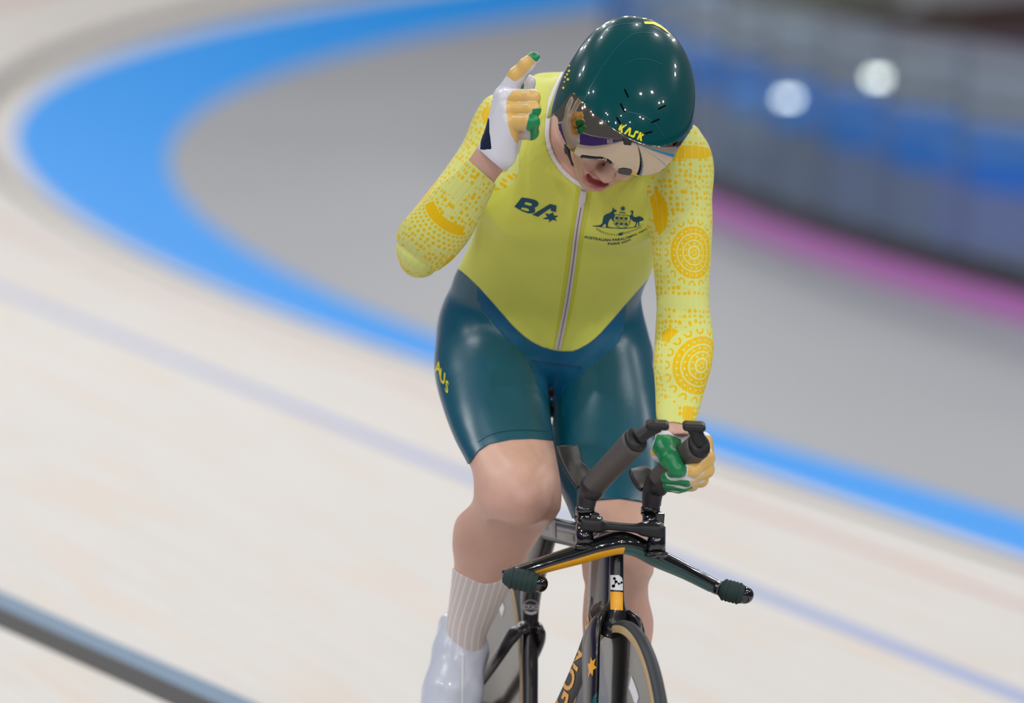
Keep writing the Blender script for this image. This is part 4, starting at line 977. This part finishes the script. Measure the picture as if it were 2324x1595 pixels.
for i in (-.5, .5): pr('crest_shield', [stroke([cs+(i*66, -84), cs+(i*66, 78)], 5)], K4, JT, M_navy, jersey, 30)
pr('crest_shield', [stroke([cs+(-104, -8), cs+(104, 4)], 5)], K4, JT, M_navy, jersey, 30)
pr('crest_star', [star((1612, 325), 46, 7, .38)], K4, JT, M_navy, jersey, 30); pr('crest_star', [stroke([(1562, 376), (1605, 382), (1648, 388)], 12)], K4, JT, M_navy, jersey, 30)
pr('crest_ground', [stroke([(1290, 578), (1450, 592), (1600, 598), (1720, 590), (1820, 570), (1902, 536)], [3, 8, 9, 8, 5, 2], 4)], K4, JT, M_navy, jersey, 30)
arcL = catmull([(1245, 602), (1320, 645), (1420, 678), (1560, 688)], 4); arcR = catmull([(1600, 672), (1690, 650), (1790, 612), (1870, 572)], 4)
for A_ in (arcL, arcR):
    for p, q in zip(A_[:-1], A_[1:]):
        t = (q-p)/np.linalg.norm(q-p); n = np.array([-t[1], t[0]])
        for sg_ in (-1, 1): pr('crest_wreath', [stroke([p, p+t*16+n*sg_*15], [7, 2])], K4, JT, M_navy, jersey, 40)
pr('crest_wreath', [[(1548, 668), (1612, 650), (1606, 690), (1552, 698)]], K4, JT, M_navy, jersey, 40)
def curved_text(body, base, size, tree, par, mat, K, name, bold=.02):
    V2, F2 = text2d(body, bold, .3); x0, x1 = V2[:, 0].min(), V2[:, 0].max(); Bc = catmull(base, 12); L = np.r_[0, np.cumsum(np.linalg.norm(np.diff(Bc, axis=0), axis=1))]
    s_ = (V2[:, 0]-x0)/(x1-x0)*L[-1]; P = np.stack([np.interp(s_, L, Bc[:, 0]), np.interp(s_, L, Bc[:, 1])], 1)
    T = np.gradient(Bc, axis=0); T /= np.linalg.norm(T, axis=1)[:, None]; N = np.stack([np.interp(s_, L, T[:, 1]), -np.interp(s_, L, T[:, 0])], 1)
    P = P+N*(V2[:, 1]*np.interp(s_/L[-1], np.linspace(0, 1, len(size)), size))[:, None]
    return print_on(name, P, F2, K, tree, mat, par)
curved_text('AUSTRALIAN PARALYMPIC TEAM', [(1072, 728), (1280, 764), (1470, 774), (1650, 748), (1820, 682), (1972, 594)], [46, 50, 46, 40, 24], JT, jersey, M_navy, K4, 'crest_lettering')
curved_text('PARIS 2024', [(1405, 826), (1500, 822), (1610, 804), (1722, 762)], [42, 38, 32], JT, jersey, M_navy, K4, 'crest_lettering')
# zip
zp = [(1326, 424), (1319, 470), (1310, 522), (1300, 600), (1288, 680), (1276, 742), (1265, 796)]
M_zip = Mat('pale_zip_tape', srgb(214, 206, 208), .5); M_zline = Mat('zip_teeth', srgb(120, 105, 105), .5); M_gus = Mat('yellow_zip_guard', srgb(206, 208, 60), .5)
V2, F2 = tri2d([stroke(zp, [36, 34, 33, 32, 30, 26, 20], 3)], 10); print_on('zip_guard', V2, F2, idp, JT, M_gus, jersey, .0004)
V2, F2 = tri2d([stroke(zp, [14, 13, 13, 12, 12, 12, 13], 3)], 8); z_ = print_on('zip', V2, F2, idp, JT, M_zip, jersey, .0016)
V2, F2 = tri2d([stroke(zp[1:], [2.0, 2.2, 2.2, 2.2, 2.2, 2.0], 3)], 8); print_on('zip_teeth', V2, F2, idp, JT, M_zline, jersey, .0022)
V2, F2 = tri2d([stroke([(1325, 432), (1324, 440), (1321, 455), (1319, 463)], [6, 15, 16, 5], 4)], 6); print_on('zip_puller', V2, F2, idp, JT, M_zip, jersey, .004)
V2, F2 = tri2d([stroke([(1327, 424), (1325, 434)], 9)], 6); print_on('zip_slider', V2, F2, idp, JT, M_steel, jersey, .005)
# thigh lettering
for ch_, o_, ex_, ey_ in (('A', (994, 847), (7.5, 6), (3, -38)), ('U', (1004, 868), (7.5, 9), (3, -38)), ('S', (1014, 890), (6, 9), (3, -36))):
    V2, F2 = text2d(ch_, .015, .2); V2[:, 0] -= V2[:, 0].mean(); print_on('thigh_letter', V2, F2, aff(o_, np.array(ex_)*2.3, ey_), ST, M_yel, shorts)
# zigzag stitch across the groin panel and hem seams
PT = bvh_of(*PM); M_stitch = Mat('dark_stitch', srgb(2, 52, 84), .6)
zz = [(1206+i*4.6, 819+i*.62+(2.5 if i % 2 else -2.5)) for i in range(26)]; V2, F2 = tri2d([stroke(zz, 2.0)], 8); print_on('stitching', V2, F2, idp, PT, M_stitch, panel, .0006)
V2, F2 = tri2d([stroke([(1085, 1003), (1110, 988), (1150, 978), (1200, 976), (1246, 980)], 1.4, 5)], 8); print_on('hem_seam', V2, F2, idp, ST, M_stitch, shorts, .0005)
# helmet prints: dashes, lettering, chevrons, stars, panel seams
for a_, b_ in (((770, 718), (800, 783)), ((737, 832), (773, 902)), ((706, 944), (745, 1008)), ((1100, 848), (1040, 878)), ((1050, 958), (984, 985)), ((993, 1058), (920, 1078))):
    pr('vent_slot', [stroke([a_, b_], 12)], K1, HT, M_black, helmet, 20)
hb, hu = np.array([.925, .38]), np.array([.42, -.91])
def hletter(polys, cx, cy, sz):
    P = [[np.array((cx+4, cy-12))+hb*sz*x+hu*sz*y for x, y in q] for q in polys]; pr('letter', P, K1, HT, M_yel, helmet, 25)
LK = [(-.32, -.5), (-.08, -.5), (-.08, -.12), (.12, -.5), (.40, -.5), (.12, .02), (.36, .5), (.10, .5), (-.08, .14), (-.08, .5), (-.32, .5)]
LA = [(-.42, -.5), (-.16, -.5), (.02, .16), (.18, -.5), (.44, -.5), (.16, .5), (-.12, .5)]
LS = [(-.36, -.5), (.02, -.5), (.16, -.36), (.12, .06), (.16, .24), (.40, .24), (.36, .5), (.04, .5), (-.10, .34), (-.08, -.08), (-.12, -.24), (-.40, -.24)]
for g_, cx, cy in ((LK, 741, 1045), (LA, 797, 1068), (LS, 846, 1090), (LK, 895, 1110)): hletter([g_], cx, cy, 64)
pr('chevron', [[(925, 175), (1010, 178), (1060, 205), (1110, 245), (1137, 280), (1118, 268), (1060, 226), (1000, 198), (932, 196)]], K1, HT, M_yel, helmet, 20)
pr('chevron', [[(905, 147), (960, 150), (1012, 166), (1045, 184), (1000, 173), (950, 160)]], K1, HT, M_yel, helmet, 20)
for c_, r_ in (((327, 572), 14), ((312, 600), 12), ((318, 640), 15), ((296, 622), 12), ((282, 708), 14), ((330, 530), 11), ((290, 660), 9)): pr('star_print', [star(c_, r_, 5, .5)], K1, HT, M_yel, helmet, 20)
M_seam = Mat('shell_seam', srgb(30, 104, 104), .3)
for q in ([(430, 840), (520, 660), (610, 520), (720, 370), (860, 270), (1010, 265)], [(560, 330), (640, 230), (760, 195), (900, 190)], [(760, 520), (860, 480), (960, 480), (1080, 520)], [(800, 900), (900, 925), (1010, 990), (1090, 1100)]): pr('panel_seam', [stroke(q, 3.5, 6)], K1, HT, M_seam, helmet, 25, .0006)
# visor fittings: centre clip, nose rim and pad, side tab
M_vr = Mat('visor_rim', srgb(40, 42, 46), .45); M_np = Mat('nose_pad', srgb(78, 74, 76), .6)
V2, F2 = tri2d([stroke([(1318, 358), (1330, 362.5), (1352, 365), (1366, 364.5), (1383, 371), (1394, 383), (1402, 394)], [3, 9, 9, 6, 4.5, 4.5, 4], 4)], 6); print_on('nose_rim', V2, F2, lambda v: v-np.array([0, 4.5]), VT, M_vr, helmet, .002)
pr('nose_pad', [catmull([(1082, 790), (1130, 778), (1240, 788), (1266, 815), (1240, 862), (1150, 868), (1090, 850), (1082, 790)], 4)[:-1]], K3, VT, M_np, helmet, 20)
pr('centre_clip', [[(1143, 372), (1262, 405), (1248, 470), (1160, 462)]], K3, VT, M_pad, helmet, 20, .004)
pr('side_tab', [[(1835, 440), (1908, 405), (1900, 450), (1838, 498)]], K3, VT, M_pad, helmet, 20, .004)
# strap and buckle on the cheek
hp = lambda x, y, d: W(x, y, d)
bt = BODY_TREE
def cheek(x, y, off=.004):
    h = bt.ray_cast(Vector(CAM), Vector(ray(x, y)).normalized()); n = h[1] if h[1].dot(Vector(CF)) < 0 else -h[1]; return np.array(h[0]+n*off)
V, F = sweep([cheek(1287, 326, .003), cheek(1292, 345, .004), cheek(1297, 362, .004), cheek(1300, 376, .002)], CF, .0015, [.004, .0045, .0035, .002], 12); mk('strap', V, F, M_pad, helmet)
V2, F2 = tri2d([[(1281, 337), (1292, 343), (1294, 357), (1283, 351)]], 5); print_on('buckle', V2, F2, idp, BODY_TREE, M_vr, helmet, .006)
# teeth
V, F = sweep([Hd(-.012, .0865, -.0735), Hd(0, .0905, -.072), Hd(.012, .0865, -.0735)], HZ, .0035, .002, 10); mk('teeth', V, F, M_white, person)
# bike stickers
def tree_of(*obs):
    V, F = [], []
    for o in obs:
        n = len(V); V += [tuple(np.array(v.co)+ORIG[o]) for v in o.data.vertices]; F += [tuple(i+n for i in p.vertices) for p in o.data.polygons]
    return bvh_of(V, F)
HTT = tree_of(fork); pq = lambda name, poly, tree, mat, par, ml=6, off=.0008: print_on(name, *tri2d(poly, ml), idp, tree, mat, par, off)
pq('sticker', [[(1386, 1305), (1404, 1305), (1411, 1311), (1413, 1320), (1413, 1340), (1386, 1338)]], HTT, M_white, fork)
pq('sticker', [[(1386, 1342), (1413, 1344), (1413, 1385), (1386, 1383)]], HTT, M_gold, fork)
for q in ([(1395, 1313), (1398, 1321), (1407, 1325), (1410, 1322)], [(1398, 1321), (1393, 1330)]): pq('sticker_mark', [stroke(q, 1.8)], HTT, M_black, fork, 6, .0014)
for c_, r_ in (((1395, 1313), 3), ((1398, 1320), 3.2), ((1393, 1330), 3.6), ((1404, 1325), 2.4), ((1410, 1322), 2.6)): pq('sticker_mark', [star(c_, r_, 5, .95)], HTT, M_black, fork, 6, .0015)
STT = tree_of(stube); M_grey = Mat('silver_vinyl', srgb(196, 198, 202), .5); M_dk = Mat('sticker_dark', srgb(40, 40, 46), .5)
pq('sticker', [star((1205, 1377), 18, 16, .985)], STT, M_dk, frame, 6, .0007); pq('sticker', [star((1205, 1377), 17, 16, .985), star((1205, 1377), 15.6, 16, .985)], STT, M_grey, frame, 6, .0011)
pq('sticker', [[(1190, 1372), (1220, 1372), (1220, 1383), (1190, 1383)]], STT, M_grey, frame, 6, .0012); pq('sticker', [stroke([(1193, 1388), (1205, 1392), (1217, 1388)], 6, 3)], STT, M_grey, frame, 6, .0012)
for k, c_ in enumerate(((40, 70, 190), (200, 30, 40), (20, 20, 20), (240, 200, 0), (20, 140, 60))):
    mm = Mat('sticker_stripe', srgb(*c_), .5)
    for x in (1191, 1215.5): pq('sticker_stripe', [[(x, 1374+k*1.6), (x+4.5, 1374+k*1.6), (x+4.5, 1375.6+k*1.6), (x, 1375.6+k*1.6)]], STT, mm, frame, 6, .0016)
V2, F2 = text2d('UCI', .02, .3); print_on('sticker_letters', V2, F2, aff((1205.5, 1381.5), (11, 0), (0, -12)), STT, M_black, frame, .0017)
DT = tree_of(dtube); DTp = [(1262, 1622), (1290, 1552), (1310, 1492), (1324, 1440), (1333, 1398)]
V2, F2 = text2d('ARGON 18', .03, .25, .25); x0, x1 = V2[:, 0].min(), V2[:, 0].max()
def along(v):
    Bc = catmull([(1236, 1690), (1262, 1618), (1287, 1552), (1309, 1490), (1323, 1440), (1334, 1392)], 10); L = np.r_[0, np.cumsum(np.linalg.norm(np.diff(Bc, axis=0), axis=1))]
    q = (v[:, 0]-x0)/(x1-x0)*L[-1]; P = np.stack([np.interp(q, L, Bc[:, 0]), np.interp(q, L, Bc[:, 1])], 1); w = np.interp(q/L[-1], [0, .4, 1], [52, 40, 18])
    return P+np.stack([-np.ones(len(q))*.93, -np.ones(len(q))*.36], 1)*((v[:, 1]-.35)*w)[:, None]
print_on('maker_letters', V2, F2, along, DT, M_gold, frame, .0009)
BLD = [o for o in fork.children if o.name.startswith('blade')]; BT_ = tree_of(BLD[0], fork)
pq('star_print', [[(1342, 1490), (1345, 1500), (1352, 1494), (1349, 1508), (1354, 1515), (1347, 1520), (1346, 1534), (1341, 1526), (1336, 1539), (1337, 1522), (1335, 1506), (1340, 1505)]], BT_, M_gold, fork)
pq('paint_flash', [[(1355, 1570), (1348, 1580), (1341, 1600), (1338, 1640), (1362, 1640), (1360, 1570)]], BT_, M_teal, fork, 8)
TT = tree_of(ttube); pq('number_band', [[(1245, 1178), (1262, 1182), (1262, 1222), (1250, 1218)]], TT, M_grey, frame, 6)

# lettering on the balustrade that the visor mirrors
h = VT.ray_cast(Vector(CAM), Vector(ray(1350, 292)).normalized())
if h[0] is not None:
    d = Vector(ray(1350, 292)).normalized(); n = h[1] if h[1].dot(d) < 0 else -h[1]; r = d-2*d.dot(n)*n; q = OB_TREE.ray_cast(h[0]+n*.02, r)
    s0, t0 = st(*(q[0][:2] if q[0] is not None else plan(-18, 8.46)[:2])); s0 = min(max(s0, -40), 30)
    V2, F2 = text2d('2024', .02, .4); P = []
    for x, y in V2:
        xx, yy = plan(s0+x*1.1, 8.445); P.append((xx, yy, float(bank(s0, 8.46))+.12+y*1.0))
    mk('letters', P, F2, M_white, wall_outer)
